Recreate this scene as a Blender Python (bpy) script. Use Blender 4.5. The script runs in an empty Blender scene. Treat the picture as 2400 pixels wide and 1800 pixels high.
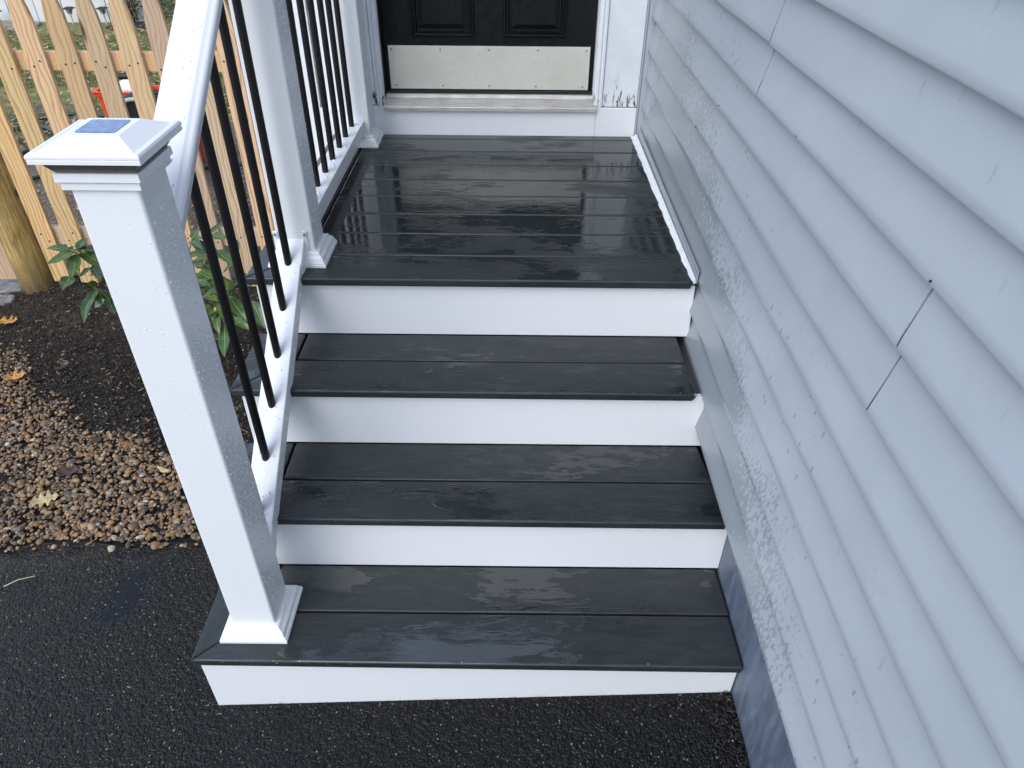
import bpy, bmesh, math, random
from mathutils import Vector, Matrix
random.seed(7)
S = bpy.context.scene
C = S.collection
R_ = math.radians

# ------------------------------------------------------------------ camera
cam = bpy.data.cameras.new('camera')
cam.sensor_width = 36.0
cam.lens = 36.0 * 1705.2 / 2400.0
cam.clip_start = 0.02
cam.clip_end = 900.0
camo = bpy.data.objects.new('camera', cam)
C.objects.link(camo)
camo.matrix_world = Matrix(((0.99995567, -0.00936734, 0.00095668, 0.4666),
                            (0.00640227, 0.60187958, -0.79856119, -1.7616),
                            (0.00690459, 0.79853192, 0.60191287, 0.9721),
                            (0, 0, 0, 1)))
S.camera = camo

# ------------------------------------------------------------------ sky + sun
SUN_DIR = Vector((-0.42, -0.72, 0.80)).normalized()
el = math.asin(SUN_DIR.z)
az = math.atan2(SUN_DIR.x, SUN_DIR.y)
w = bpy.data.worlds.new('World')
S.world = w
w.use_nodes = True
nt = w.node_tree
nt.nodes.clear()
sky = nt.nodes.new('ShaderNodeTexSky')
sky.sky_type = 'NISHITA'
sky.sun_disc = False
sky.sun_elevation = el
sky.sun_rotation = az
sky.air_density = 1.0
sky.dust_density = 1.0
sky.ozone_density = 1.0
bg = nt.nodes.new('ShaderNodeBackground')
bg.inputs['Strength'].default_value = 0.15
wo = nt.nodes.new('ShaderNodeOutputWorld')
cloud = nt.nodes.new('ShaderNodeVectorMath')      # even thin overcast in front of the clear sky
cloud.operation = 'ADD'
cloud.inputs[1].default_value = (2.35, 2.55, 2.95)
nt.links.new(sky.outputs[0], cloud.inputs[0])
nt.links.new(cloud.outputs[0], bg.inputs[0])
nt.links.new(bg.outputs[0], wo.inputs[0])
sl = bpy.data.lights.new('sun', 'SUN')
sl.energy = 0.95
sl.angle = R_(45)
sl.color = (1.0, 0.99, 0.975)
so = bpy.data.objects.new('sun', sl)
C.objects.link(so)
so.rotation_euler = SUN_DIR.to_track_quat('Z', 'Y').to_euler()
S.view_settings.view_transform = 'Standard'
S.view_settings.look = 'None'
S.view_settings.gamma = 1.0
S.view_settings.use_curve_mapping = False
S.view_settings.exposure = 0.50

# ------------------------------------------------------------------ node helpers
class NT:
    def __init__(self, name):
        self.m = bpy.data.materials.new(name)
        self.m.use_nodes = True
        self.t = self.m.node_tree
        self.b = self.t.nodes['Principled BSDF']
        self._tc = None
        self._geo = None
    def n(self, typ, **kw):
        x = self.t.nodes.new(typ)
        for k, v in kw.items():
            if k in x.inputs.keys() and not hasattr(x, k):
                self.set(x.inputs[k], v)
            else:
                setattr(x, k, v)
        return x
    def set(self, inp, v):
        if hasattr(v, 'is_output'):
            self.t.links.new(v, inp)
        else:
            try:
                inp.default_value = v
            except Exception:
                inp.default_value = (*v, 1.0)
    def tc(self, which='Object'):
        if self._tc is None:
            self._tc = self.t.nodes.new('ShaderNodeTexCoord')
        return self._tc.outputs[which]
    def geo(self, which):
        if self._geo is None:
            self._geo = self.t.nodes.new('ShaderNodeNewGeometry')
        return self._geo.outputs[which]
    def objrand(self):
        return self.n('ShaderNodeObjectInfo').outputs['Random']
    def vadd(self, v, off):
        x = self.n('ShaderNodeVectorMath', operation='ADD')
        self.set(x.inputs[0], v); self.set(x.inputs[1], off)
        return x.outputs[0]
    def mapv(self, v, scale=(1, 1, 1), loc=(0, 0, 0), rot=(0, 0, 0)):
        x = self.n('ShaderNodeMapping')
        self.set(x.inputs['Vector'], v)
        x.inputs['Scale'].default_value = scale
        x.inputs['Location'].default_value = loc
        x.inputs['Rotation'].default_value = rot
        return x.outputs[0]
    def noise(self, v, scale=5, detail=3, rough=0.55, dist=0.0, out='Fac'):
        x = self.n('ShaderNodeTexNoise')
        self.set(x.inputs['Vector'], v)
        x.inputs['Scale'].default_value = scale
        x.inputs['Detail'].default_value = detail
        x.inputs['Roughness'].default_value = rough
        x.inputs['Distortion'].default_value = dist
        return x.outputs[out]
    def voro(self, v, scale=5, feature='F1', out='Distance', rnd=1.0):
        x = self.n('ShaderNodeTexVoronoi', feature=feature)
        self.set(x.inputs['Vector'], v)
        x.inputs['Scale'].default_value = scale
        x.inputs['Randomness'].default_value = rnd
        return x.outputs[out]
    def math(self, op, a, b=None, c=None, clamp=False):
        x = self.n('ShaderNodeMath', operation=op)
        x.use_clamp = clamp
        self.set(x.inputs[0], a)
        if b is not None: self.set(x.inputs[1], b)
        if c is not None: self.set(x.inputs[2], c)
        return x.outputs[0]
    def mr(self, v, a, b, c=0.0, d=1.0, smooth=True):
        x = self.n('ShaderNodeMapRange')
        x.interpolation_type = 'SMOOTHSTEP' if smooth else 'LINEAR'
        self.set(x.inputs['Value'], v)
        for k, q in zip(('From Min', 'From Max', 'To Min', 'To Max'), (a, b, c, d)):
            self.set(x.inputs[k], q)
        return x.outputs[0]
    def mix(self, f, a, b, blend='MIX'):
        x = self.n('ShaderNodeMix', data_type='RGBA', blend_type=blend)
        self.set(x.inputs[0], f)
        for i, q in ((6, a), (7, b)):
            if hasattr(q, 'is_output'): self.t.links.new(q, x.inputs[i])
            else: x.inputs[i].default_value = (*q[:3], 1.0)
        return x.outputs[2]
    def ramp(self, f, stops, interp='LINEAR'):
        x = self.n('ShaderNodeValToRGB')
        self.set(x.inputs[0], f)
        cr = x.color_ramp
        cr.interpolation = interp
        while len(cr.elements) < len(stops): cr.elements.new(0.5)
        for e, (p, c) in zip(cr.elements, stops):
            e.position = p; e.color = (*c, 1.0)
        return x.outputs[0]
    def sep(self, v):
        x = self.n('ShaderNodeSeparateXYZ'); self.set(x.inputs[0], v); return x.outputs
    def comb(self, a, b, c):
        x = self.n('ShaderNodeCombineXYZ')
        for i, q in enumerate((a, b, c)): self.set(x.inputs[i], q)
        return x.outputs[0]
    def bump(self, h, strength=0.3, dist=0.002, normal=None):
        x = self.n('ShaderNodeBump')
        self.set(x.inputs['Strength'], strength)
        x.inputs['Distance'].default_value = dist
        self.set(x.inputs['Height'], h)
        if normal is not None: self.set(x.inputs['Normal'], normal)
        return x.outputs[0]
    def out(self, color=None, rough=None, normal=None, metal=None, spec=None, coat=None, trans=None):
        b = self.b
        if color is not None: self.set(b.inputs['Base Color'], color if hasattr(color, 'is_output') else (*color[:3], 1.0))
        if rough is not None: self.set(b.inputs['Roughness'], rough)
        if normal is not None: self.set(b.inputs['Normal'], normal)
        if metal is not None: self.set(b.inputs['Metallic'], metal)
        if spec is not None: self.set(b.inputs['Specular IOR Level'], spec)
        if coat is not None: self.set(b.inputs['Coat Weight'], coat)
        if trans is not None: self.set(b.inputs['Transmission Weight'], trans)
        return self.m

def plain(name, col, rough=0.5, metal=0.0, var=0.06, scale=40, bump=0.0, spec=0.5):
    n = NT(name)
    f = n.noise(n.tc(), scale, 3)
    c = n.mix(n.mr(f, 0.3, 0.7), tuple(x * (1 - var) for x in col), tuple(min(1, x * (1 + var)) for x in col))
    r = n.mr(f, 0.3, 0.7, rough * 0.88, min(1, rough * 1.12))
    nb = n.bump(f, bump, 0.001) if bump else None
    return n.out(c, r, nb, metal, spec)

# ------------------------------------------------------------------ materials
def m_pvc():
    n = NT('white_pvc')
    p = n.geo('Position')
    f = n.noise(p, 1.6, 1, 0.4)
    g = n.noise(p, 420, 2)
    dirt = n.noise(n.mapv(p, (1, 1, 0.5)), 60, 5, 0.75)
    blot = n.noise(p, 6, 2)
    c = n.mix(f, (0.795, 0.806, 0.825), (0.825, 0.834, 0.848))
    c = n.mix(n.math('MULTIPLY', n.mr(dirt, 0.64, 0.74, 0, 0.30), n.mr(blot, 0.50, 0.68)), c, (0.42, 0.41, 0.39))
    return n.out(c, 0.30, n.bump(g, 0.06, 0.001))

def m_board(axis):
    n = NT('charcoal_composite')
    p = n.geo('Position')
    o = n.tc()
    rnd = n.objrand()
    off = n.comb(n.math('MULTIPLY', rnd, 37.0), n.math('MULTIPLY', rnd, 91.0), 0.0)
    sc = (0.10, 1, 1) if axis == 'x' else (1, 0.10, 1)
    v = n.mapv(n.vadd(o, off), sc)
    g1 = n.noise(v, 130, 5, 0.65, 0.9)
    g2 = n.noise(v, 420, 3, 0.6, 0.3)
    broad = n.noise(n.vadd(o, off), 4, 3)
    base = n.mix(n.mr(g1, 0.35, 0.65), (0.0150, 0.0195, 0.0195), (0.0310, 0.0380, 0.0380))
    base = n.mix(n.mr(broad, 0.3, 0.7, 0, 0.35), base, (0.015, 0.0185, 0.019))
    base = n.mix(n.mr(rnd, 0.0, 1.0, 0.0, 0.5, False), base, (0.030, 0.0345, 0.0355))
    # rain lying on the boards
    ps = n.sep(p)
    w0 = n.noise(n.mapv(p, (0.5, 1.0, 1.0)), 5.5, 3, 0.5, 0.5)
    w1 = n.noise(n.mapv(p, (0.30, 1.0, 1.0)), 30, 5, 0.65, 0.8)
    w2 = n.noise(n.mapv(p, (0.22, 1.0, 1.0)), 95, 3, 0.6, 0.3)
    q = n.math('ADD', w0, n.math('ADD', n.math('MULTIPLY', w1, 0.55), n.math('MULTIPLY', w2, 0.20)))
    q = n.math('ADD', q, n.mr(ps[1], -0.02, 0.30, 0.0, 0.165))       # most of it on the landing
    # the puddle left on the lowest tread
    dx = n.math('ADD', ps[0], -0.30); dy = n.math('ADD', ps[1], 0.715)
    rr = n.math('ADD', n.math('POWER', n.math('MULTIPLY', dx, 3.6), 2.0), n.math('POWER', n.math('MULTIPLY', dy, 12.0), 2.0))
    q = n.math('ADD', q, n.math('MULTIPLY', n.mr(rr, 1.15, 0.1, 0.0, 0.16), n.mr(ps[2], -0.50, -0.55)))
    wet = n.mr(q, 0.935, 0.965)
    damp = n.mr(q, 0.80, 0.93)
    up = n.mr(n.sep(n.geo('Normal'))[2], 0.7, 0.95)
    wet = n.math('MULTIPLY', wet, up)
    col = n.mix(n.math('MULTIPLY', damp, 0.30), base, (0.0135, 0.0170, 0.0175))
    # sky sheen of thin water films, painted as paler colour on the treads
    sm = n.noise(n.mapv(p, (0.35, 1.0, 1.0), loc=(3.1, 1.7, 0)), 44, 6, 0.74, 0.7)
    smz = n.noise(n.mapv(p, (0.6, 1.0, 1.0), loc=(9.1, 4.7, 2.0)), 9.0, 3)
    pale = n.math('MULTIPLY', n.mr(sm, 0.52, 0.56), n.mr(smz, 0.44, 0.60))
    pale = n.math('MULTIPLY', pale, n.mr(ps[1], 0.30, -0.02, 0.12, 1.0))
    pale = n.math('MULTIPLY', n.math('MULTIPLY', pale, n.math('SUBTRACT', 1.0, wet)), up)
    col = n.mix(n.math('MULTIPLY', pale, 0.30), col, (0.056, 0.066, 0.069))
    rough = n.mr(wet, 0, 1, n.mr(damp, 0, 1, 0.50, 0.34), 0.05)
    rough = n.math('SUBTRACT', rough, n.math('MULTIPLY', pale, 0.14))
    h = n.math('ADD', n.math('MULTIPLY', g1, 0.7), n.math('MULTIPLY', g2, 0.45))
    nb = n.bump(h, n.mr(wet, 0, 1, 0.55, 0.035), 0.0016)
    nb = n.bump(q, n.math('MULTIPLY', n.mr(q, 0.90, 0.98), n.mr(q, 1.06, 0.98)), 0.0030, nb)
    rip = n.noise(n.mapv(p, (0.42, 1, 1)), 46, 4, 0.6, 0.4)
    nb = n.bump(rip, n.math('MULTIPLY', wet, 0.30), 0.0013, nb)
    spec = n.math('ADD', 0.5, n.math('MULTIPLY', wet, n.mr(ps[1], 0.0, -0.1, 0.0, 0.5)))
    return n.out(col, rough, nb, spec=spec)

def m_siding():
    n = NT('grey_siding_paint')
    p = n.geo('Position')
    ps = n.sep(p)
    rnd = n.objrand()
    f = n.noise(p, 5.5, 4, 0.6)
    fine = n.noise(p, 260, 2)
    col = n.mix(n.mr(f, 0.3, 0.7), (0.390, 0.424, 0.464), (0.422, 0.457, 0.498))
    col = n.mix(n.mr(rnd, 0, 1, 0, 0.25), col, (0.395, 0.430, 0.47))
    # rain film: soaked near the landing, breaking up into spatter further out and up
    d = n.math('SUBTRACT', n.math('ADD', n.math('MULTIPLY', ps[1], 0.46), 0.50), ps[2])
    edgeb = n.mr(ps[1], 1.16, 0.98)
    big = n.noise(p, 4.2, 3, 0.5)
    d2 = n.math('ADD', d, n.math('MULTIPLY', n.math('SUBTRACT', big, 0.5), 0.55))
    soak = n.math('MULTIPLY', n.math('MULTIPLY', n.mr(d2, 0.0, 0.50), edgeb), n.mr(ps[1], -1.25, -0.35, 0.55, 1.0))
    v = n.mapv(p, (1.0, 1.0, 0.55))
    sp = n.noise(v, 120, 4, 0.6, 0.3)
    th = n.math('SUBTRACT', 0.745, n.math('MULTIPLY', soak, 0.47))
    wet = n.mr(sp, th, n.math('ADD', th, 0.03))
    drops = n.voro(n.mapv(p, (1.0, 1.0, 0.45)), 52, 'F1')
    dz = n.math('MULTIPLY', n.mr(d2, -0.22, 0.02), edgeb)
    dn = n.noise(p, 17, 3)
    dwet = n.math('MULTIPLY', n.mr(drops, 0.19, 0.15), n.math('MULTIPLY', dz, n.mr(dn, 0.44, 0.56)))
    wet = n.math('MAXIMUM', wet, dwet)
    col = n.mix(n.math('MULTIPLY', wet, 0.52), col, (0.215, 0.240, 0.255))
    # scuffs and dirt specks
    sc = n.noise(n.mapv(p, (1, 2.2, 0.5), rot=(0.6, 0, 0)), 30, 3, 0.5)
    col = n.mix(n.mr(sc, 0.69, 0.76, 0, 0.45), col, (0.26, 0.28, 0.30))
    dirt = n.noise(n.mapv(p, (1, 0.5, 1.0)), 13, 5, 0.65)
    col = n.mix(n.mr(dirt, 0.60, 0.75, 0, 0.22), col, (0.36, 0.35, 0.31))
    warp = n.noise(n.mapv(p, (1, 0.6, 1.6)), 9, 2)
    nb = n.bump(warp, 0.18, 0.004)
    nb = n.bump(fine, 0.07, 0.0006, nb)
    return n.out(col, n.mr(wet, 0, 1, 0.42, 0.22), nb)

def m_foundation():
    n = NT('parged_foundation')
    p = n.geo('Position')
    v = n.mapv(p, (1, 2.2, 0.5))
    f = n.noise(v, 9, 5, 0.65)
    st = n.noise(n.mapv(p, (1, 1.0, 0.16)), 42, 4, 0.6, 0.5)
    fine = n.noise(p, 60, 5, 0.7)
    col = n.mix(n.mr(f, 0.35, 0.65), (0.100, 0.125, 0.170), (0.145, 0.175, 0.230))
    col = n.mix(n.mr(st, 0.50, 0.66, 0, 0.35), col, (0.27, 0.31, 0.385))
    col = n.mix(n.mr(fine, 0.58, 0.7, 0, 0.35), col, (0.11, 0.12, 0.14))
    z = n.sep(p)[2]
    col = n.mix(n.math('MULTIPLY', n.mr(z, -0.70, -0.76), n.mr(fine, 0.35, 0.6)), col, (0.10, 0.085, 0.06))
    return n.out(col, n.mr(f, 0.3, 0.7, 0.35, 0.6), n.bump(fine, 0.35, 0.003))

def m_wood(name, tint, rich=0.5):
    n = NT(name)
    o = n.tc()
    rnd = n.objrand()
    off = n.comb(n.math('MULTIPLY', rnd, 13.0), n.math('MULTIPLY', rnd, 5.0), n.math('MULTIPLY', rnd, 57.0))
    v0 = n.vadd(o, off)
    warp = n.noise(n.mapv(v0, (1, 1, 0.35)), 9, 2, 0.5, 0, 'Color')
    x = n.n('ShaderNodeVectorMath', operation='SCALE')
    n.set(x.inputs[0], warp); x.inputs['Scale'].default_value = 0.085
    v1 = n.n('ShaderNodeVectorMath', operation='ADD')
    n.set(v1.inputs[0], v0); n.set(v1.inputs[1], x.outputs[0])
    wv = n.n('ShaderNodeTexWave', wave_type='BANDS', bands_direction='X', wave_profile='SAW')
    n.set(wv.inputs['Vector'], n.mapv(v1.outputs[0], (1, 1, 0.10)))
    wv.inputs['Scale'].default_value = 15
    wv.inputs['Distortion'].default_value = 6.5
    wv.inputs['Detail'].default_value = 2.0
    wv.inputs['Detail Scale'].default_value = 1.2
    wv.inputs['Detail Roughness'].default_value = 0.55
    ring = n.mr(wv.outputs['Fac'], 0.25, 1.0)
    fib = n.noise(n.mapv(v0, (1, 1, 0.03)), 210, 3, 0.6)
    dk = tuple(c * f for c, f in zip(tint, (0.52, 0.40, 0.30)))
    lt = tuple(min(1, c * f) for c, f in zip(tint, (1.08, 1.08, 1.06)))
    col = n.mix(n.math('MULTIPLY', n.math('POWER', ring, 1.6), rich), lt, dk)
    col = n.mix(n.mr(fib, 0.35, 0.65, 0, 0.22), col, tuple(c * 0.72 for c in tint))
    kn = n.voro(n.mapv(v0, (1, 0.2, 0.22), loc=(0.3, 0, 0.1)), 6.5, 'F1')
    col = n.mix(n.mr(kn, 0.115, 0.06), col, (0.10, 0.045, 0.022))
    hue = n.n('ShaderNodeHueSaturation')
    n.set(hue.inputs['Hue'], n.mr(rnd, 0, 1, 0.49, 0.508, False))
    n.set(hue.inputs['Saturation'], n.mr(n.math('FRACT', n.math('MULTIPLY', rnd, 7.3)), 0, 1, 0.78, 1.12, False))
    n.set(hue.inputs['Value'], n.mr(n.math('FRACT', n.math('MULTIPLY', rnd, 3.7)), 0, 1, 0.84, 1.10, False))
    n.set(hue.inputs['Color'], col)
    h = n.math('ADD', n.math('MULTIPLY', ring, 0.5), fib)
    return n.out(hue.outputs[0], 0.6, n.bump(h, 0.25, 0.0012), spec=0.35)

def m_log():
    n = NT('treated_log')
    o = n.tc()
    f = n.noise(n.mapv(o, (1, 1, 0.3)), 16, 5, 0.65, 0.8)
    g = n.noise(n.mapv(o, (1, 1, 0.05)), 120, 4, 0.6)
    col = n.ramp(f, [(0.25, (0.18, 0.12, 0.035)), (0.45, (0.50, 0.33, 0.10)), (0.62, (0.66, 0.46, 0.165)), (0.85, (0.46, 0.33, 0.12))])
    col = n.mix(n.mr(g, 0.42, 0.62, 0.55, 0), col, (0.12, 0.09, 0.045))
    kn = n.voro(n.mapv(o, (1, 1, 0.6)), 5.5)
    col = n.mix(n.mr(kn, 0.12, 0.05), col, (0.05, 0.03, 0.018))
    z = n.sep(n.geo('Position'))[2]
    col = n.mix(n.math('MULTIPLY', n.mr(z, -0.72, -0.95), n.mr(f, 0.3, 0.6, 0.4, 1)), col, (0.11, 0.085, 0.05))
    return n.out(col, 0.62, n.bump(n.math('ADD', f, g), 0.4, 0.004), spec=0.3)

def m_asphalt():
    n = NT('wet_asphalt')
    p = n.geo('Position')
    ps = n.sep(p)
    warp = n.noise(p, 30, 2, 0.5, 0, 'Color')
    x = n.n('ShaderNodeVectorMath', operation='SCALE'); n.set(x.inputs[0], warp); x.inputs['Scale'].default_value = 0.02
    v = n.n('ShaderNodeVectorMath', operation='ADD'); n.set(v.inputs[0], p); n.set(v.inputs[1], x.outputs[0])
    a = n.voro(v.outputs[0], 88, 'SMOOTH_F1')
    b = n.voro(v.outputs[0], 165, 'F1')
    cc = n.voro(v.outputs[0], 165, 'F1', 'Color')
    big = n.noise(p, 2.2, 4, 0.6)
    md = n.noise(p, 14, 4, 0.6)
    fine = n.noise(p, 420, 2)
    h = n.math('ADD', n.math('MULTIPLY', a, -1.0), n.math('ADD', n.math('MULTIPLY', b, -0.55), n.math('MULTIPLY', md, 0.5)))
    cs = n.sep(cc)
    col = n.mix(n.mr(cs[0], 0.0, 1.0), (0.0018, 0.0020, 0.0027), (0.0050, 0.0054, 0.0064))
    col = n.mix(n.math('MULTIPLY', n.mr(cs[1], 0.93, 0.97), n.mr(b, 0.40, 0.22)), col, (0.30, 0.25, 0.19))
    # film of water standing left of the steps
    px = n.math('ADD', ps[0], n.math('MULTIPLY', ps[1], -0.40))
    pud = n.math('MULTIPLY', n.mr(n.math('ABSOLUTE', n.math('ADD', px, 0.515)), 0.14, 0.02), n.math('MULTIPLY', n.mr(ps[1], -0.58, -0.46), n.mr(ps[1], -0.20, -0.28)))
    edge = n.noise(p, 16, 3, 0.6)
    pud = n.math('MULTIPLY', pud, n.mr(edge, 0.28, 0.60))
    left = n.mr(ps[0], 0.10, -0.55)
    rough = n.mr(n.math('ADD', n.math('MULTIPLY', big, 0.6), n.math('MULTIPLY', left, -0.25)), 0.05, 0.45, 0.24, 0.46)
    rough = n.math('ADD', n.math('MULTIPLY', rough, n.mr(pud, 0, 1, 1, 0.45)), 0.0)
    nb = n.bump(h, n.mr(pud, 0, 1, 0.95, 0.10), 0.0085)
    nb = n.bump(fine, n.mr(pud, 0, 1, 0.2, 0.03), 0.0008, nb)
    # silt washed off the bed along its edge
    silt = n.math('MULTIPLY', n.mr(ps[1], -0.36, -0.22), n.mr(edge, 0.40, 0.62))
    silt = n.math('MULTIPLY', silt, n.mr(ps[0], 0.2, -0.3))
    col = n.mix(n.math('MULTIPLY', silt, 0.55), col, (0.045, 0.034, 0.024))
    return n.out(col, rough, nb, spec=0.25)

def m_soil():
    n = NT('dark_wet_soil')
    p = n.geo('Position')
    ps = n.sep(p)
    f = n.noise(p, 7, 5, 0.65)
    g = n.noise(p, 70, 6, 0.72)
    k = n.voro(p, 130, 'F1')
    col = n.mix(n.mr(f, 0.35, 0.65), (0.0055, 0.0042, 0.0033), (0.020, 0.0145, 0.0105))
    col = n.mix(n.mr(g, 0.5, 0.7, 0, 0.6), col, (0.060, 0.044, 0.030))
    # drier, lighter earth towards the fence
    col = n.mix(n.math('MULTIPLY', n.mr(ps[1], 0.75, 1.5), n.mr(f, 0.3, 0.6, 0.25, 0.8)), col, (0.075, 0.058, 0.043))
    h = n.math('ADD', n.math('MULTIPLY', g, 1.0), n.math('MULTIPLY', k, -0.5))
    return n.out(col, 0.72, n.bump(h, 0.9, 0.010), spec=0.35)

def m_lawn():
    n = NT('late_autumn_lawn')
    p = n.geo('Position')
    y = n.sep(p)[1]
    f = n.noise(p, 2.3, 5, 0.65)
    g = n.noise(p, 45, 5, 0.7)
    gr = n.mix(n.mr(g, 0.35, 0.65), (0.115, 0.13, 0.035), (0.27, 0.25, 0.095))
    di = n.mix(n.mr(g, 0.35, 0.65), (0.070, 0.054, 0.042), (0.23, 0.185, 0.14))
    bare = n.mr(n.math('ADD', n.mr(y, 3.6, 5.9, 1, 0, False), n.math('MULTIPLY', n.math('SUBTRACT', f, 0.5), 1.8)), 0.38, 0.62)
    return n.out(n.mix(bare, gr, di), 0.8, n.bump(g, 0.8, 0.02), spec=0.25)

def m_island(name, stops, rough=0.5, bump=0.0, spec=0.5, bscale=60):
    n = NT(name)
    r = n.geo('Random Per Island')
    f = n.noise(n.geo('Position'), bscale, 3)
    c = n.ramp(r, stops)
    c = n.mix(n.mr(f, 0.3, 0.7, 0, 0.45), c, n.mix(0.5, c, (0.05, 0.04, 0.03)))
    return n.out(c, rough, n.bump(f, bump, 0.002) if bump else None, spec=spec)

def m_leaf(name, c1, c2, rough=0.35):
    n = NT(name)
    o = n.tc()
    rnd = n.objrand()
    vein = n.math('ABSOLUTE', n.sep(n.tc('UV'))[0])
    u = n.math('ABSOLUTE', n.math('SUBTRACT', n.sep(n.tc('UV'))[0], 0.5))
    f = n.noise(o, 45, 3)
    c = n.mix(n.mr(rnd, 0, 1), c1, c2)
    c = n.mix(n.mr(f, 0.35, 0.7, 0, 0.4), c, tuple(x * 0.55 for x in c1))
    c = n.mix(n.mr(u, 0.035, 0.012, 0, 0.75), c, (0.30, 0.35, 0.13))
    return n.out(c, rough, n.bump(f, 0.25, 0.002), spec=0.5)

def m_door():
    n = NT('black_gloss_paint')
    p = n.geo('Position')
    f = n.noise(p, 30, 3)
    g = n.noise(p, 300, 2)
    return n.out((0.0045, 0.0050, 0.006), n.mr(f, 0.3, 0.7, 0.16, 0.30), n.bump(n.math('ADD', f, g), 0.05, 0.002), spec=0.35)

def m_kick():
    n = NT('brushed_nickel')
    p = n.geo('Position')
    f = n.noise(n.mapv(p, (0.03, 1, 1)), 700, 3, 0.6)
    b = n.noise(p, 7, 3)
    col = n.mix(n.mr(f, 0.3, 0.7), (0.70, 0.68, 0.60), (0.80, 0.78, 0.69))
    col = n.mix(n.mr(b, 0.4, 0.75, 0, 0.4), col, (0.60, 0.575, 0.49))
    return n.out(col, 0.38, n.bump(f, 0.12, 0.0006), metal=0.35, spec=0.6)

def m_alu():
    n = NT('worn_aluminium')
    p = n.geo('Position')
    f = n.noise(n.mapv(p, (0.06, 1, 1)), 160, 5, 0.7)
    b = n.noise(p, 14, 4)
    col = n.mix(n.mr(f, 0.38, 0.62), (0.47, 0.45, 0.42), (0.62, 0.61, 0.585))
    col = n.mix(n.mr(b, 0.45, 0.7, 0, 0.3), col, (0.26, 0.235, 0.205))
    return n.out(col, 0.45, n.bump(f, 0.2, 0.001), metal=0.4)

def m_oldpaint():
    n = NT('peeling_white_paint')
    p = n.geo('Position')
    z = n.sep(p)[2]
    v = n.mapv(p, (1, 1, 0.22))
    f = n.noise(v, 75, 5, 0.7, 0.6)
    b = n.noise(p, 12, 3)
    low = n.mr(z, 0.30, 0.105)
    flake = n.mr(n.math('ADD', f, n.math('MULTIPLY', low, 0.17)), 0.70, 0.73)
    col = n.mix(n.mr(b, 0.3, 0.7), (0.70, 0.725, 0.76), (0.78, 0.80, 0.83))
    cr = n.noise(n.mapv(p, (1, 1, 0.07)), 110, 3, 0.6)
    col = n.mix(n.math('MULTIPLY', n.mr(cr, 0.60, 0.68, 0, 0.5), low), col, (0.30, 0.29, 0.27))
    wd = n.mix(n.mr(b, 0.35, 0.65), (0.045, 0.036, 0.028), (0.16, 0.125, 0.085))
    col = n.mix(flake, col, wd)
    return n.out(col, n.mr(flake, 0, 1, 0.42, 0.85), n.bump(n.math('SUBTRACT', 1.0, flake), 0.5, 0.0012))

M = {}
M['pvc'] = m_pvc()
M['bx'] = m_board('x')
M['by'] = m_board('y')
M['siding'] = m_siding()
M['found'] = m_foundation()
M['picket'] = m_wood('cedar_picket', (0.69, 0.465, 0.235), 0.75)
M['picket_tan'] = m_wood('tan_picket', (0.62, 0.42, 0.215), 0.55)
M['rail'] = m_wood('fence_rail_wood', (0.70, 0.48, 0.29), 0.35)
M['log'] = m_log()
M['asphalt'] = m_asphalt()
M['soil'] = m_soil()
M['lawn'] = m_lawn()
M['door'] = m_door()
M['kick'] = m_kick()
M['alu'] = m_alu()
M['old'] = m_oldpaint()
M['black'] = plain('satin_black_metal', (0.006, 0.006, 0.0065), 0.42, 0.0, 0.2, 120, 0.05, 0.35)
M['black_pl'] = plain('black_plastic', (0.012, 0.012, 0.013), 0.45, 0, 0.2)
M['dark'] = plain('dark_void', (0.012, 0.012, 0.012), 0.9)
M['screw'] = plain('steel_screw', (0.35, 0.34, 0.32), 0.35, 0.8)
M['rust'] = plain('dark_screw', (0.018, 0.012, 0.010), 0.6)
M['cable'] = plain('brown_cable', (0.05, 0.033, 0.024), 0.5)
M['orange'] = plain('orange_plastic', (0.68, 0.062, 0.012), 0.38, 0, 0.12, 9)
M['whitebag'] = plain('white_plastic_bag', (0.82, 0.81, 0.82), 0.4, 0, 0.05, 20, 0.3)
M['pink'] = plain('pink_cloth', (0.55, 0.10, 0.20), 0.7)
M['hose'] = plain('green_hose', (0.012, 0.040, 0.032), 0.35, 0, 0.2)
M['hosepale'] = plain('pale_hose_stripe', (0.42, 0.50, 0.42), 0.4)
M['stone'] = plain('grey_fieldstone', (0.20, 0.195, 0.185), 0.7, 0, 0.35, 26, 0.6)
M['paving'] = plain('far_paving', (0.26, 0.235, 0.205), 0.75, 0, 0.3, 9, 0.4)
M['farwall'] = plain('white_wall_panel', (0.66, 0.655, 0.63), 0.6, 0, 0.07, 3)
M['drop'] = plain('rain_drop', (0.80, 0.81, 0.83), 0.03, 0, 0.0, 5, 0, 0.9)
M['dropm'] = plain('rain_drop_on_metal', (0.60, 0.59, 0.55), 0.03, 0, 0.0, 5, 0, 0.9)
M['solar'] = None
M['rhodo'] = m_leaf('rhododendron_leaf', (0.036, 0.080, 0.024), (0.085, 0.140, 0.032), 0.26)
M['stem'] = plain('green_stem', (0.20, 0.22, 0.06), 0.5)
M['bud'] = plain('yellow_bud', (0.42, 0.42, 0.13), 0.5)
M['pebble'] = m_island('wet_pebbles', [(0.0, (0.050, 0.036, 0.025)), (0.16, (0.105, 0.078, 0.055)), (0.30, (0.23, 0.125, 0.055)), (0.44, (0.075, 0.062, 0.050)), (0.56, (0.34, 0.19, 0.075)), (0.68, (0.145, 0.095, 0.058)), (0.80, (0.34, 0.19, 0.07)), (0.92, (0.34, 0.25, 0.14)), (0.985, (0.42, 0.35, 0.25)), (1.0, (0.58, 0.52, 0.42))], 0.38, 0.2, 0.5, 160)
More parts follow.
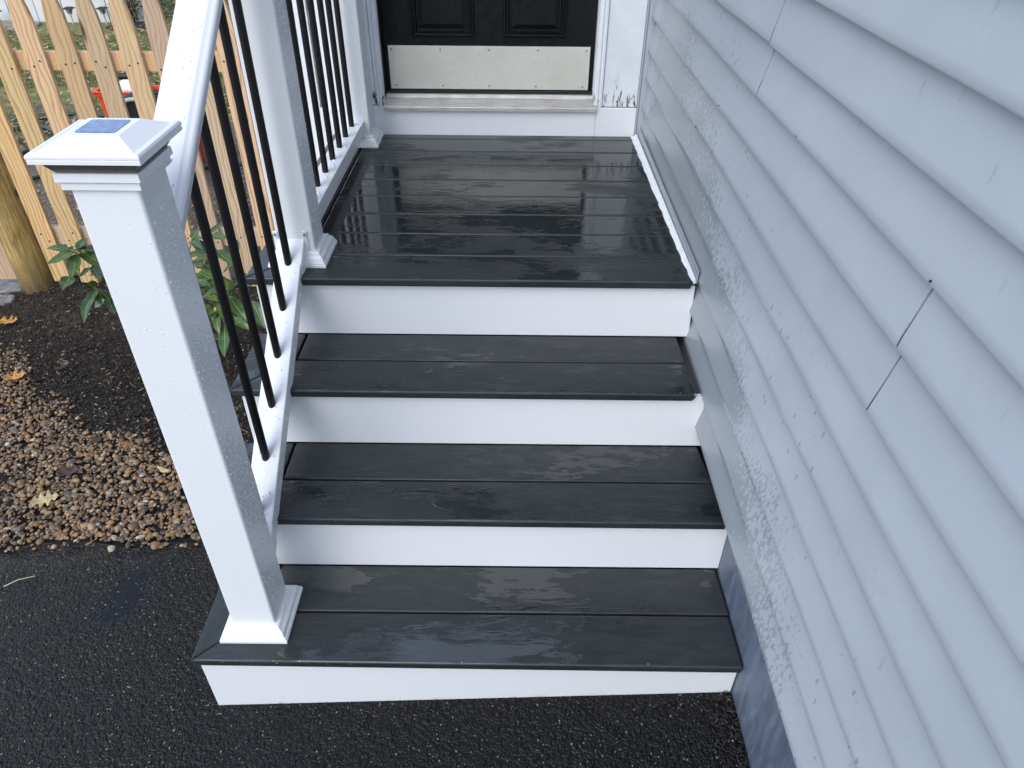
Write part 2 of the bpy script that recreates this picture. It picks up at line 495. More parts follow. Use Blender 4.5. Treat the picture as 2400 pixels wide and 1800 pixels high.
M['chips'] = m_island('wood_chips', [(0.0, (0.05, 0.032, 0.020)), (0.4, (0.16, 0.10, 0.055)), (0.7, (0.42, 0.30, 0.17)), (1.0, (0.62, 0.50, 0.33))], 0.7)
M['clod'] = m_island('soil_crumbs', [(0.0, (0.006, 0.0045, 0.0035)), (0.6, (0.022, 0.016, 0.011)), (0.95, (0.065, 0.048, 0.034)), (1.0, (0.35, 0.28, 0.20))], 0.75)
M['grass'] = m_island('grass_blades', [(0.0, (0.08, 0.12, 0.026)), (0.5, (0.155, 0.185, 0.045)), (0.8, (0.28, 0.26, 0.09)), (1.0, (0.45, 0.37, 0.18))], 0.55)
M['litter'] = m_island('dry_leaf_litter', [(0.0, (0.11, 0.055, 0.022)), (0.35, (0.28, 0.16, 0.07)), (0.7, (0.42, 0.28, 0.13)), (1.0, (0.58, 0.44, 0.24))], 0.6)
M['bushleaf'] = m_island('bush_leaves', [(0.0, (0.05, 0.052, 0.02)), (0.6, (0.13, 0.125, 0.05)), (1.0, (0.30, 0.24, 0.12))], 0.5)
M['mulch'] = plain('dark_mulch', (0.022, 0.016, 0.013), 0.85, 0, 0.5, 60, 0.8)
M['straw'] = plain('pale_straw', (0.62, 0.54, 0.36), 0.6)
M['lf_orange'] = plain('orange_dead_leaf', (0.50, 0.235, 0.055), 0.55, 0, 0.4, 40, 0.5)
M['lf_yellow'] = plain('straw_yellow_leaf', (0.46, 0.35, 0.17), 0.55, 0, 0.3, 40, 0.5)
M['lf_brown'] = plain('dark_brown_leaf', (0.055, 0.026, 0.015), 0.4, 0, 0.4, 40, 0.5)
M['roof'] = plain('roof_shingle', (0.06, 0.06, 0.065), 0.85, 0, 0.3, 20)
M['flash'] = plain('white_flashing', (0.78, 0.79, 0.80), 0.4, 0, 0.06, 30, 0.3)
n = NT('solar_cell')
f = n.noise(n.tc(), 55, 4, 0.7, 1.5)
M['solar'] = n.out(n.mix(n.mr(f, 0.38, 0.62), (0.012, 0.03, 0.10), (0.07, 0.17, 0.46)), 0.08, spec=0.5, coat=0.3)  # light and dark blue mottling painted in for reflected sky and branches
n = NT('smoked_lens')
M['lens'] = n.out((0.16, 0.145, 0.13), 0.12, trans=0.35, spec=0.6)
n = NT('clear_lamp_lens')
M['lamp'] = n.out((0.65, 0.66, 0.66), 0.2, spec=0.6)

# ------------------------------------------------------------------ object helpers
W = {}
def tag(o, label=None, cat=None, group=None, kind=None):
    if label: o['label'] = label
    if cat: o['category'] = cat
    if group: o['group'] = group
    if kind: o['kind'] = kind
    return o
def thing(name, loc, label, cat, group=None):
    o = bpy.data.objects.new(name, None)
    o.empty_display_size = 0.05
    C.objects.link(o)
    o.location = loc
    W[o.name] = Vector(loc)
    return tag(o, label, cat, group)
def obj(name, bm, mat, parent=None, smooth=False, angle=None, wn=True):
    """one mesh object from world-space geometry; its origin goes to its centre"""
    if isinstance(bm, tuple):
        me = bpy.data.meshes.new(name)
        me.from_pydata(bm[0], [], bm[1])
    else:
        me = bpy.data.meshes.new(name)
        bmesh.ops.recalc_face_normals(bm, faces=bm.faces[:])
        bm.to_mesh(me)
        bm.free()
    if len(me.vertices):
        n_ = len(me.vertices)
        co = [0.0] * (3 * n_)
        me.vertices.foreach_get('co', co)
        mn = Vector((min(co[0::3]), min(co[1::3]), min(co[2::3])))
        mx = Vector((max(co[0::3]), max(co[1::3]), max(co[2::3])))
        c = (mn + mx) / 2
        me.transform(Matrix.Translation(-c))
    else:
        c = Vector()
    for m in (mat if isinstance(mat, list) else [mat]): me.materials.append(m)
    if smooth or angle is not None:
        me.polygons.foreach_set('use_smooth', [True] * len(me.polygons))
        if angle is not None:
            try: me.set_sharp_from_angle(angle=R_(angle))
            except Exception: pass
    o = bpy.data.objects.new(name, me)
    C.objects.link(o)
    if angle is not None and wn:
        md = o.modifiers.new('weighted', 'WEIGHTED_NORMAL')
        md.mode = 'FACE_AREA'; md.weight = 100; md.keep_sharp = True
    W[o.name] = c
    if parent is not None:
        o.parent = parent
        o.location = c - W[parent.name]
    else:
        o.location = c
    return o

def prism(pts, axis, a, b, bev=0.0, seg=2, bm=None):
    """extrude the polygon pts along axis from a to b"""
    own = bmesh.new()
    def P(p, t):
        if axis == 'z': return (p[0], p[1], t)
        if axis == 'y': return (p[0], t, p[1])
        return (t, p[0], p[1])
    v0 = [own.verts.new(P(p, a)) for p in pts]
    v1 = [own.verts.new(P(p, b)) for p in pts]
    own.faces.new(v0); own.faces.new(v1[::-1])
    n_ = len(pts)
    for i in range(n_):
        own.faces.new((v0[i], v1[i], v1[(i + 1) % n_], v0[(i + 1) % n_]))
    bmesh.ops.recalc_face_normals(own, faces=own.faces[:])
    if bev > 0:
        bmesh.ops.bevel(own, geom=own.edges[:], offset=bev, segments=seg, profile=0.5, affect='EDGES', clamp_overlap=True)
    if bm is None: return own
    merge(bm, own)
    return bm
def merge(bm, other):
    me = bpy.data.meshes.new('tmp')
    other.to_mesh(me); other.free()
    bm.from_mesh(me)
    bpy.data.meshes.remove(me)
def box(x0, x1, y0, y1, z0, z1, bev=0.0, seg=2, bm=None):
    return prism([(x0, y0), (x1, y0), (x1, y1), (x0, y1)], 'z', z0, z1, bev, seg, bm)
def loft_sq(cx, cy, rings, bm=None, cap=True):
    b = bm or bmesh.new()
    prev = None
    for h, z in rings:
        vs = [b.verts.new((cx + sx * h, cy + sy * h, z)) for sx, sy in ((-1, -1), (1, -1), (1, 1), (-1, 1))]
        if prev:
            for i in range(4): b.faces.new((prev[i], prev[(i + 1) % 4], vs[(i + 1) % 4], vs[i]))
        elif cap: b.faces.new(vs[::-1])
        prev = vs
    if cap: b.faces.new(prev)
    return b
def tube(pts, r, seg=8, bm=None, cap=True, r1=None):
    b = bm or bmesh.new()
    pts = [Vector(p) for p in pts]
    prev = None
    N = len(pts)
    for i, p in enumerate(pts):
        d = (pts[min(i + 1, N - 1)] - pts[max(i - 1, 0)]).normalized()
        up = Vector((0, 0, 1)) if abs(d.z) < 0.9 else Vector((1, 0, 0))
        a = d.cross(up).normalized(); c = d.cross(a).normalized()
        rr = r if r1 is None else r + (r1 - r) * i / max(1, N - 1)
        vs = [b.verts.new(p + a * math.cos(t) * rr + c * math.sin(t) * rr) for t in [2 * math.pi * k / seg for k in range(seg)]]
        if prev:
            for k in range(seg): b.faces.new((prev[k], prev[(k + 1) % seg], vs[(k + 1) % seg], vs[k]))
        elif cap: b.faces.new(vs[::-1])
        prev = vs
    if cap: b.faces.new(prev)
    return b
def sweep(profile, p0, p1, bm=None):
    """profile of (x offset, z offset) swept along a line in the y/z plane, cut vertically at the ends"""
    b = bm or bmesh.new()
    A = [b.verts.new((p0[0] + s, p0[1], p0[2] + h)) for s, h in profile]
    B = [b.verts.new((p1[0] + s, p1[1], p1[2] + h)) for s, h in profile]
    n_ = len(profile)
    b.faces.new(A); b.faces.new(B[::-1])
    for i in range(n_): b.faces.new((A[i], B[i], B[(i + 1) % n_], A[(i + 1) % n_]))
    return b
def rrect(x0, x1, y0, y1, r, k=3):
    pts = []
    for cx, cy, a0 in ((x1 - r, y0 + r, -90), (x1 - r, y1 - r, 0), (x0 + r, y1 - r, 90), (x0 + r, y0 + r, 180)):
        for i in range(k + 1):
            t = R_(a0 + 90 * i / k)
            pts.append((cx + r * math.cos(t), cy + r * math.sin(t)))
    return pts
ICO = {}
def ico(sub):
    if sub not in ICO:
        b = bmesh.new()
        bmesh.ops.create_icosphere(b, subdivisions=sub, radius=1.0)
        b.verts.ensure_lookup_table()
        ICO[sub] = ([v.co.copy() for v in b.verts], [[v.index for v in f.verts] for f in b.faces])
        b.free()
    return ICO[sub]
def droplets(parent, faces, density, mat, rmin=0.0009, rmax=0.0028, seed=1, name='rain_drops', tall=0.78):
    """domes of rain water sitting on rectangles (origin, u vector, v vector, normal)"""
    rng = random.Random(seed)
    V, F = [], []
    ring = 7
    for o, u, v, nn in faces:
        o, u, v, nn = Vector(o), Vector(u), Vector(v), Vector(nn).normalized()
        un, vn = u.normalized(), v.normalized()
        cnt = int(u.length * v.length * density)
        for _ in range(cnt):
            r = rmin + (rmax - rmin) * rng.random() ** 3.2
            e = 1.0 + 0.45 * rng.random()
            c = o + u * (0.03 + 0.94 * rng.random()) + v * (0.02 + 0.96 * rng.random())
            b0 = len(V)
            for hh, kk in ((-0.1, 1.0), (tall * 0.64, 0.84)):
                for k in range(ring):
                    t = 2 * math.pi * k / ring
                    V.append(c + un * math.cos(t) * r * kk + vn * math.sin(t) * r * kk * e + nn * hh * r)
            V.append(c + nn * tall * r)
            for k in range(ring):
                k2 = (k + 1) % ring
                F.append((b0 + k, b0 + k2, b0 + ring + k2, b0 + ring + k))
                F.append((b0 + ring + k, b0 + ring + k2, b0 + 2 * ring))
    o = obj(name, ([tuple(x) for x in V], F), mat, parent, smooth=True)
    o['kind'] = 'stuff'
    return o

# ------------------------------------------------------------------ dimensions read off the photograph
Z = {1: -0.5895, 2: -0.3911, 3: -0.1926, 4: 0.0}      # tread tops
Y0 = {1: -0.7895, 2: -0.5212, 3: -0.2541, 4: 0.0}     # nosing lines
XL = {1: -0.2904, 2: -0.283, 3: -0.2763, 4: -0.2725}
XR = {1: 1.017, 2: 1.004, 3: 0.9525, 4: 0.956}
OH, TH, BW = 0.0202, 0.0244, 0.140
YD = 1.2073
GAP = 0.0045

def zg(x, y):
    a = -0.804 + 0.066 * min(max(x, -2.2), 1.05)
    if y < -0.27: return a
    if y < 1.4:
        t = (y + 0.27) / 1.67
        return a * (1 - t) - 0.95 * t
    if y < 4: return -0.95 - 0.07 * (y - 1.4) / 2.6
    return -1.02
def lump(x, y):
    return (math.sin(x * 9.1 + 1.3) * math.sin(y * 8.3 + 0.4) * 0.5 + math.sin(x * 23 + y * 17) * 0.3 + math.sin(x * 41 - y * 37 + 2) * 0.2)

# ------------------------------------------------------------------ ground
def grid(name, xs, ys, zf, mat):
    V = [(x, y, zf(x, y)) for y in ys for x in xs]
    nx = len(xs)
    F = [(j * nx + i, j * nx + i + 1, (j + 1) * nx + i + 1, (j + 1) * nx + i) for j in range(len(ys) - 1) for i in range(nx - 1)]
    o = obj(name, (V, F), mat, smooth=True)
    o['kind'] = 'structure'
    return o
def lin(a, b, n_): return [a + (b - a) * i / n_ for i in range(n_ + 1)]
g = grid('ground', [-400, -60, -14, 14, 60, 400], [-400, -60, -12, 15, 60, 400], lambda x, y: -1.10, M['lawn'])
def edge_y(x):      # wavy edge between asphalt and the gravel bed
    return -0.212 + 0.012 * math.sin(x * 11) + 0.008 * math.sin(x * 29 + 1) + (0.0 if x < -0.6 else min(0.05, (x + 0.6) * 0.12))
xs = lin(-9, -2.2, 10) + lin(-2.1, 1.05, 90) + lin(1.3, 8, 5)
tt = lin(0, 1, 60)
V, F = [], []
for j, t in enumerate(tt):
    for x in xs:
        y = -9 + (edge_y(x) + 9) * (1 - (1 - t) ** 3)
        V.append((x, y, zg(x, y) + 0.004 + (-0.012 if j == len(tt) - 1 else 0)))
nx = len(xs)
F = [(j * nx + i, j * nx + i + 1, (j + 1) * nx + i + 1, (j + 1) * nx + i) for j in range(len(tt) - 1) for i in range(nx - 1)]
o = obj('asphalt_driveway', (V, F), M['asphalt'], smooth=True); o['kind'] = 'structure'
rng = random.Random(3)
o = grid('soil_bed', lin(-3.2, -0.15, 240), lin(-0.27, 1.75, 160),
         lambda x, y: zg(x, y) - 0.004 + 0.010 * lump(x, y) * min(1, max(0, (y + 0.25) * 3)) + rng.uniform(-0.0055, 0.0055), M['soil'])
o = grid('lawn', lin(-14, 3, 110), lin(1.74, 16, 130), lambda x, y: zg(x, y) + 0.012 * lump(x * 0.7, y * 0.7) + 0.002, M['lawn'])

# gravel: real pebbles, one body of loose stuff
def gravel_top(x):  # upper edge of the gravel bed
    P = [(-3.2, 2.0), (-1.95, 1.08), (-1.656, 0.80), (-1.41, 0.56), (-1.22, 0.42), (-1.017, 0.343), (-0.848, 0.298), (-0.6, 0.25), (-0.40, 0.05), (-0.3, -0.15)]
    for (a, b), (c, d) in zip(P, P[1:]):
        if a <= x <= c: return b + (d - b) * (x - a) / (c - a)
    return -1
def pebbles(count, seed):
    rng = random.Random(seed)
    iv, jf = ico(2)
    iv1, jf1 = ico(1)
    V, F = [], []
    made = 0
    while made < count:
        x = rng.uniform(-2.4, -0.33); y = rng.uniform(-0.235, 1.5)
        top = gravel_top(x) + 0.05 * math.sin(x * 17) + rng.gauss(0, 0.03)
        if y > top: continue
        if y < edge_y(x) + 0.01 + rng.random() * 0.02 and rng.random() < 0.8: continue
        if x > -0.62 and rng.random() < (x + 0.62) * 3.0: continue
        s = 0.0038 + 0.0058 * rng.random() ** 1.7
        if rng.random() < 0.05: s *= 1.6
        ax = (s * rng.uniform(1.0, 1.55), s * rng.uniform(0.85, 1.15), s * rng.uniform(0.5, 0.85))
        rot = Matrix.Rotation(rng.uniform(0, 6.28), 3, 'Z') @ Matrix.Rotation(rng.gauss(0, 0.3), 3, 'X') @ Matrix.Rotation(rng.gauss(0, 0.3), 3, 'Y')
        c = Vector((x, y, zg(x, y) + rng.uniform(0.001, 0.010)))
        src = (iv, jf) if y < 0.45 else (iv1, jf1)
        b0 = len(V)
        k = [rng.uniform(0.86, 1.14) for _ in range(3)]
        ph = rng.uniform(0, 6)
        for p in src[0]:
            q = 1 + 0.10 * math.sin(p.x * 3 + ph) + 0.09 * math.sin(p.y * 4 + ph * 2) + 0.06 * math.sin(p.z * 5 + ph * 3)
            V.append(tuple(c + rot @ Vector((p.x * ax[0] * q * k[0], p.y * ax[1] * q * k[1], p.z * ax[2] * q))))
        F += [[b0 + i for i in f] for f in src[1]]
        made += 1
    return V, F
o = obj('gravel', pebbles(12500, 5), M['pebble'], smooth=True)
tag(o, 'bed of small brown and tan wet pebbles beside the asphalt', 'gravel', kind='stuff')

def bits(name, count, seed, region, size, mat, label, cat, flat=False):
    rng = random.Random(seed)
    V, F = [], []
    for _ in range(count):
        while True:
            x, y = rng.uniform(region[0], region[1]), rng.uniform(region[2], region[3])
            if region[4](x, y, rng): break
        L = size[0] * (0.5 + rng.random() ** 2 * size[2]); wd = size[1] * rng.uniform(0.5, 1.4); th = wd * rng.uniform(0.25, 0.7)
        rot = Matrix.Rotation(rng.uniform(0, 6.28), 3, 'Z') @ Matrix.Rotation(rng.gauss(0, 0.25), 3, 'Y') @ Matrix.Rotation(rng.uniform(0, 3), 3, 'X')
        c = Vector((x, y, zg(x, y) + (0.004 if y > -0.2 else 0.006) + rng.uniform(0, 0.006)))
        b0 = len(V)
        for sx in (-1, 1):
            for sy, sz in ((-1, -1), (1, -1), (1, 1), (-1, 1)):
                V.append(tuple(c + rot @ Vector((sx * L * (1 if sy < 0 else rng.uniform(0.6, 1)), sy * wd, sz * th))))
        F += [(b0, b0 + 1, b0 + 2, b0 + 3), (b0 + 7, b0 + 6, b0 + 5, b0 + 4), (b0, b0 + 4, b0 + 5, b0 + 1), (b0 + 1, b0 + 5, b0 + 6, b0 + 2), (b0 + 2, b0 + 6, b0 + 7, b0 + 3), (b0 + 3, b0 + 7, b0 + 4, b0)]
    o = obj(name, (V, F), mat)
    return tag(o, label, cat, kind='stuff')
soilreg = (-2.5, -0.3, -0.2, 1.7, lambda x, y, r: y > gravel_top(x) - 0.12 * r.random())
bits('wood_chips', 1100, 11, soilreg, (0.005, 0.0013, 2.2), M['chips'], 'scattered pale wood chips and straw bits lying on the dark soil', 'wood chips')
bits('soil_crumbs', 15000, 12, soilreg, (0.0032, 0.0030, 2.2), M['clod'], 'loose dark crumbs of wet soil beside the steps', 'soil crumbs')
bits('twig_litter', 260, 13, (-2.3, -0.45, -0.2, 1.1, lambda x, y, r: True), (0.012, 0.0010, 1.8), M['chips'], 'thin dry twigs and stalks strewn over the gravel and soil', 'twigs')
bits('yard_chips', 2600, 14, (-4.6, -0.9, 1.7, 4.6, lambda x, y, r: True), (0.012, 0.004, 1.8), M['chips'], 'shredded bark and straw covering the bare earth behind the fence', 'bark litter')
bits('wall_foot_debris', 330, 15, (0.93, 1.012, -1.3, -0.77, lambda x, y, r: r.random() < ((x - 0.93) / 0.08) ** 2), (0.004, 0.0012, 1.8), M['clod'], 'line of dead grass and grit along the foot of the foundation', 'debris')

bits('step_foot_grit', 130, 16, (-0.30, 1.0, -0.83, -0.776, lambda x, y, r: r.random() < ((y + 0.83) / 0.06) ** 2), (0.0035, 0.0014, 1.8), M['clod'], 'grit and leaf crumbs caught along the foot of the bottom riser', 'grit')

# grass blades and fallen leaves on the lawn
def blades(count, seed):
    rng = random.Random(seed); V, F = [], []
    for _ in range(count):
        y = 3.3 + 8.2 * rng.random() ** 0.8
        x = rng.uniform(-6.6, -1.6) * (0.45 + 0.55 * y / 9)
        pn = math.sin(x * 2.1 + 0.7) * math.sin(y * 2.7) + math.sin(x * 5.3) * 0.5 * math.sin(y * 4.9 + 1)
        if y < 5.6 and pn < 0.55 - (y - 3.3) * 0.35: continue
        if 7.9 < y < 8.9 and x < -4.3: continue
        h = rng.uniform(0.02, 0.05) * (0.5 if y > 7.2 and y < 8.6 else 1); a = rng.uniform(0, 6.28); wd = 0.0045
        dx, dy = math.cos(a) * wd, math.sin(a) * wd
        lx, ly = rng.gauss(0, 0.022), rng.gauss(0, 0.022)
        z = zg(x, y) + 0.006 + 0.012 * lump(x * 0.7, y * 0.7)
        b0 = len(V)
        V += [(x - dx, y - dy, z), (x + dx, y + dy, z), (x + lx, y + ly, z + h)]
        F.append((b0, b0 + 1, b0 + 2))
    return V, F
o = obj('grass', blades(90000, 21), M['grass'])
tag(o, 'thin yellowing autumn grass covering the yard behind the picket fence', 'grass', kind='stuff')
def litter(count, seed):
    rng = random.Random(seed); V, F = [], []
    for _ in range(count):
        y = 3.4 + 8.2 * rng.random() ** 0.8
        x = rng.uniform(-6.4, -1.5) * (0.45 + 0.55 * y / 9)
        if 8.1 < y < 8.9 and x < -4.3: continue
        s = rng.uniform(0.018, 0.042); a = rng.uniform(0, 6.28); tl = rng.gauss(0, 0.35)
        z = zg(x, y) + 0.03 + rng.random() * 0.02
        ca, sa = math.cos(a), math.sin(a)
        b0 = len(V)
        for u, v, h in ((-1, 0, 0.25), (0, -0.55, 0), (1, 0, 0.3), (0, 0.55, 0.05)):
            V.append((x + (u * ca - v * sa) * s, y + (u * sa + v * ca) * s, z + h * s + u * tl * s * 0.5))
        F += [(b0, b0 + 1, b0 + 2), (b0, b0 + 2, b0 + 3)]
    return V, F
o = obj('leaf_litter', litter(4200, 22), M['litter'])
tag(o, 'countless small dry tan leaves scattered over the lawn', 'leaf litter', kind='stuff')

# ------------------------------------------------------------------ house
house = thing('house', (0.97, 1.25, -0.95), 'grey clapboard house with white door trim and a black front door above the porch steps', 'house')
# siding boards of the right-hand wall, each course (and each length of a course) a board
LAP = [-0.325, -0.216, -0.107, 0.003, 0.111, 0.221, 0.323, 0.437, 0.541, 0.645, 0.752, 0.860, 0.968, 1.076, 1.184, 1.292]
JOINT = {4: 1.0, 5: 0.985, 6: -0.958, 7: -0.967, 8: -0.188, 9: -0.200}
def siding(z0, z1, ya, yb, seed, xo=0.968):
    rng = random.Random(seed)
    b = bmesh.new()
    n_ = max(2, int((yb - ya) / 0.16))
    prev = None
    h = (z1 - z0) + 0.02
    a1, a2, a3 = rng.uniform(0, 6), rng.uniform(0, 6), rng.uniform(0, 6)
    for i in range(n_ + 1):
        y = ya + (yb - ya) * i / n_
        wx = 0.0009 * math.sin(y * 5.1 + a1) + 0.0006 * math.sin(y * 13 + a2)
        wz = 0.0011 * math.sin(y * 3.3 + a3) + 0.0005 * math.sin(y * 11 + a1)
        prof = [(0.9950, z1 + 0.02), (0.9915, z1 + 0.02), (xo + 0.0185, z0 + h * 0.74), (xo + 0.0100, z0 + h * 0.42), (xo + 0.0022 + wx * 0.6, z0 + 0.018 + wz), (xo - 0.0002 + wx, z0 + 0.004 + wz), (xo + 0.0012 + wx, z0 + 0.0005 + wz), (xo + 0.003 + wx, z0 + wz), (0.9840, z0 + 0.001 + wz)]
        vs = [b.verts.new((x, y, z)) for x, z in prof]
        if prev:
            for k in range(len(vs)): b.faces.new((prev[k], prev[(k + 1) % len(vs)], vs[(k + 1) % len(vs)], vs[k]))
        else: b.faces.new(vs)
        prev = vs
    b.faces.new(prev[::-1])
    return b
for i in range(len(LAP) - 1):
    ya, yb = -6.0, 1.205
    cuts = [ya, yb] if i not in JOINT else [ya, JOINT[i], yb]
    for k in range(len(cuts) - 1):
        gp = 0.0032 if i in (8, 9) else 0.0020
        a = cuts[k] + (gp if k else 0)
        c = cuts[k + 1] - (gp if k < len(cuts) - 2 else 0)
        obj('siding_board', siding(LAP[i], LAP[i + 1], a, c, i * 7 + k), M['siding'], house, angle=35, wn=False)
for i, jy in JOINT.items():
    gp = 0.0031 if i in (8, 9) else 0.0019
    obj('joint_shade_strip', siding(LAP[i], LAP[i + 1] - 0.012, jy - gp, jy + gp, i * 7, 0.9692), M['dark'], house)  # dark strip set into the board joint to stand for its shadow line
NAILS = [(-0.457, 0.5475), (-0.985, 0.5475), (0.086, 0.4445), (0.287, 0.3295)]
b = bmesh.new()
z = LAP[-1]
while z < 2.64:
    merge(b, siding(z, min(z + 0.108, 2.69), -6.0, 1.205, int(z * 100)))
    z += 0.108
for y_, z_ in NAILS:
    bb = bmesh.new()
    bmesh.ops.create_cone(bb, cap_ends=True, segments=10, radius1=0.0020, radius2=0.0014, depth=0.002, matrix=Matrix.Translation((0.9676, y_, z_)) @ Matrix.Rotation(R_(-90), 4, 'Y'))
    obj('nail', bb, M['rust'], house)
o = obj('upper_siding', b, M['siding'], house, angle=35, wn=False); o['kind'] = 'stuff'
obj('sheathing', box(1.030, 6.0, -6.0, 1.21, -0.322, 2.70), M['dark'], house)
obj('foundation', box(1.021, 6.0, -6.0, 1.20, -1.2, -0.3225), M['found'], house)
obj('roof', prism([(0.93, 2.705), (3.6, 3.9), (6.4, 2.705), (6.4, 2.78), (3.6, 4.0), (0.93, 2.78)], 'y', -6.0, 8.0), M['roof'], house)
# wall behind the door, with its white boards
obj('door_wall', box(-0.448, 0.989, 1.285, 8.0, -1.15, 2.28), M['siding'], house)
obj('corner_board', box(-0.455, -0.316, 1.236, 1.2845, -1.1, 2.25, 0.003), M['pvc'], house)
obj('trim_board', box(-0.283, -0.186, 1.232, 1.2845, -1.1, 2.25, 0.003), M['pvc'], house)
obj('trim_board', box(-0.313, -0.286, 1.262, 1.2845, -1.1, 2.25), M['dark'], house)
obj('side_wall', box(-0.452, -0.4485, 1.286, 8.0, -1.1, 2.27), M['siding'], house)
cab = obj('cable', tube([(-0.299, 1.252, -0.9), (-0.2985, 1.252, 0.1), (-0.300, 1.252, 0.7), (-0.299, 1.252, 2.24)], 0.0048, 8), M['cable'], house, smooth=True)
obj('cable_clip', box(-0.312, -0.287, 1.240, 1.2605, 0.400, 0.452, 0.003), M['pvc'], cab)
# boards under and beside the door
rb = obj('sill_board', box(-0.31, 0.7875, YD, 1.232, -0.24, 0.0985, 0.001), M['pvc'], house)
obj('sill_board', box(0.7885, 0.9485, YD - 0.001, 1.232, -0.05, 0.1105, 0.0015), M['pvc'], house)
obj('sill_board', box(-0.1835, -0.0535, YD - 0.0005, 1.232, 0.099, 0.1105, 0.0008), M['pvc'], house)
# casings
obj('door_casing', box(0.8115, 0.9485, 1.213, 1.284, 0.1135, 2.16, 0.002), M['old'], house)
mould = [(0.7765, 1.232), (0.7765, 1.212), (0.782, 1.206), (0.790, 1.2045), (0.797, 1.209), (0.801, 1.205), (0.808, 1.206), (0.8105, 1.214), (0.8105, 1.284), (0.7765, 1.284)]
obj('brick_moulding', prism(mould, 'z', 0.110, 2.155), M['old'], house)
mouldl = [(0.7265 - x - 0.0005 + 0.0, y) for x, y in mould]
mouldl = [(x + 0.0, y) for x, y in mouldl]
obj('brick_moulding', prism(mouldl[::-1], 'z', 0.110, 2.155), M['old'], house)
obj('door_casing', box(-0.1835, -0.0860, 1.213, 1.284, 0.1135, 2.16, 0.002), M['old'], house)
obj('door_casing', box(-0.1835, 0.9485, 1.2135, 1.284, 2.1605, 2.27, 0.002), M['old'], house)
obj('corner_channel', prism([(0.9495, 1.2845), (0.9495, 1.207), (0.9545, 1.207), (0.9545, 1.214), (0.9585, 1.214), (0.9585, 1.207), (0.9635, 1.207), (0.984, 1.2075), (0.984, 1.2845)], 'z', 0.002, 2.26), M['siding'], house)
# door
door = obj('door', box(-0.046, 0.7725, 1.272, 1.316, 0.150, 2.16, 0.0015), M['door'], house)
def panel(x0, x1, z0, z1):
    b = bmesh.new()
    steps = [(0.0, 0.0), (0.003, -0.013), (0.009, -0.0155), (0.014, -0.009), (0.020, -0.011), (0.025, 0.0005), (0.030, 0.0008), (0.048, -0.007)]
    prev = None
    for d, dy in steps:
        y = 1.2715 + dy
        vs = [b.verts.new((x0 + d, y, z0 + d)), b.verts.new((x1 - d, y, z0 + d)), b.verts.new((x1 - d, y, z1 - d)), b.verts.new((x0 + d, y, z1 - d))]
        if prev:
            for i in range(4): b.faces.new((prev[i], prev[(i + 1) % 4], vs[(i + 1) % 4], vs[i]))
        prev = vs
    b.faces.new(prev)
    return b
for x0, x1 in ((0.065, 0.308), (0.417, 0.660)):
    obj('door_panel', panel(x0, x1, 0.352, 0.90), M['door'], door)
    obj('door_panel', panel(x0, x1, 1.05, 1.98), M['door'], door)
obj('kick_plate', box(-0.0296, 0.7553, 1.2685, 1.2717, 0.1615, 0.3216, 0.0006, 1), M['kick'], door)
for i in range(5):
    for z_, xo in ((0.3085, 0.0), (0.1745, 0.008)):
        x = -0.016 + xo + (0.757 - 2 * xo) * i / 4
        b = bmesh.new()
        bmesh.ops.create_uvsphere(b, u_segments=10, v_segments=6, radius=0.0042, matrix=Matrix.Translation((x, 1.2683, z_)) @ Matrix.Diagonal((1, 0.5, 1, 1)))
        obj('screw', b, M['screw'], door, smooth=True)
obj('door_sweep', box(-0.044, 0.7705, 1.262, 1.2715, 0.1465, 0.1575, 0.001), M['black_pl'], door)
for nm, x0, x1 in (('door_jamb', -0.0545, -0.0475), ('door_jamb', 0.7735, 0.7760)):
    obj(nm, box(x0, x1, 1.2325, 1.33, 0.142, 2.18), M['black_pl'] if x0 < 0 else M['old'], house)
# ribbed threshold
prof = [(1.1885, 0.100), (1.1885, 0.1115), (1.190, 0.1135), (1.1935, 0.1135)]
yy, zz = 1.1945, 0.1125
for k in range(6):
    prof += [(yy, zz), (yy + 0.0006, zz + 0.0060), (yy + 0.0050, zz + 0.0066), (yy + 0.0056, zz + 0.0008)]
    yy += 0.0081; zz += 0.0034
prof += [(1.2445, 0.1375), (1.252, 0.1450), (1.262, 0.1460), (1.33, 0.1460), (1.33, 0.100)]
thr = obj('threshold', prism([(y, z) for y, z in prof], 'x', -0.0535, 0.7880), M['alu'], house)
droplets(house, [((-0.05, YD - 0.0012, 0.003), (0.835, 0, 0), (0, 0, 0.092), (0, -1, 0)), ((0.79, YD - 0.0012, 0.003), (0.155, 0, 0), (0, 0, 0.104), (0, -1, 0)), ((0.815, 1.2128, 0.12), (0.13, 0, 0), (0, 0, 0.38), (0, -1, 0))], 4200, M['drop'], 0.0006, 0.0018, 31, 'rain_drops', 0.4)
droplets(door, [((-0.028, 1.2683, 0.163), (0.782, 0, 0), (0, 0, 0.157), (0, -1, 0))], 4500, M['dropm'], 0.0008, 0.0026, 32, 'rain_drops', 0.5)
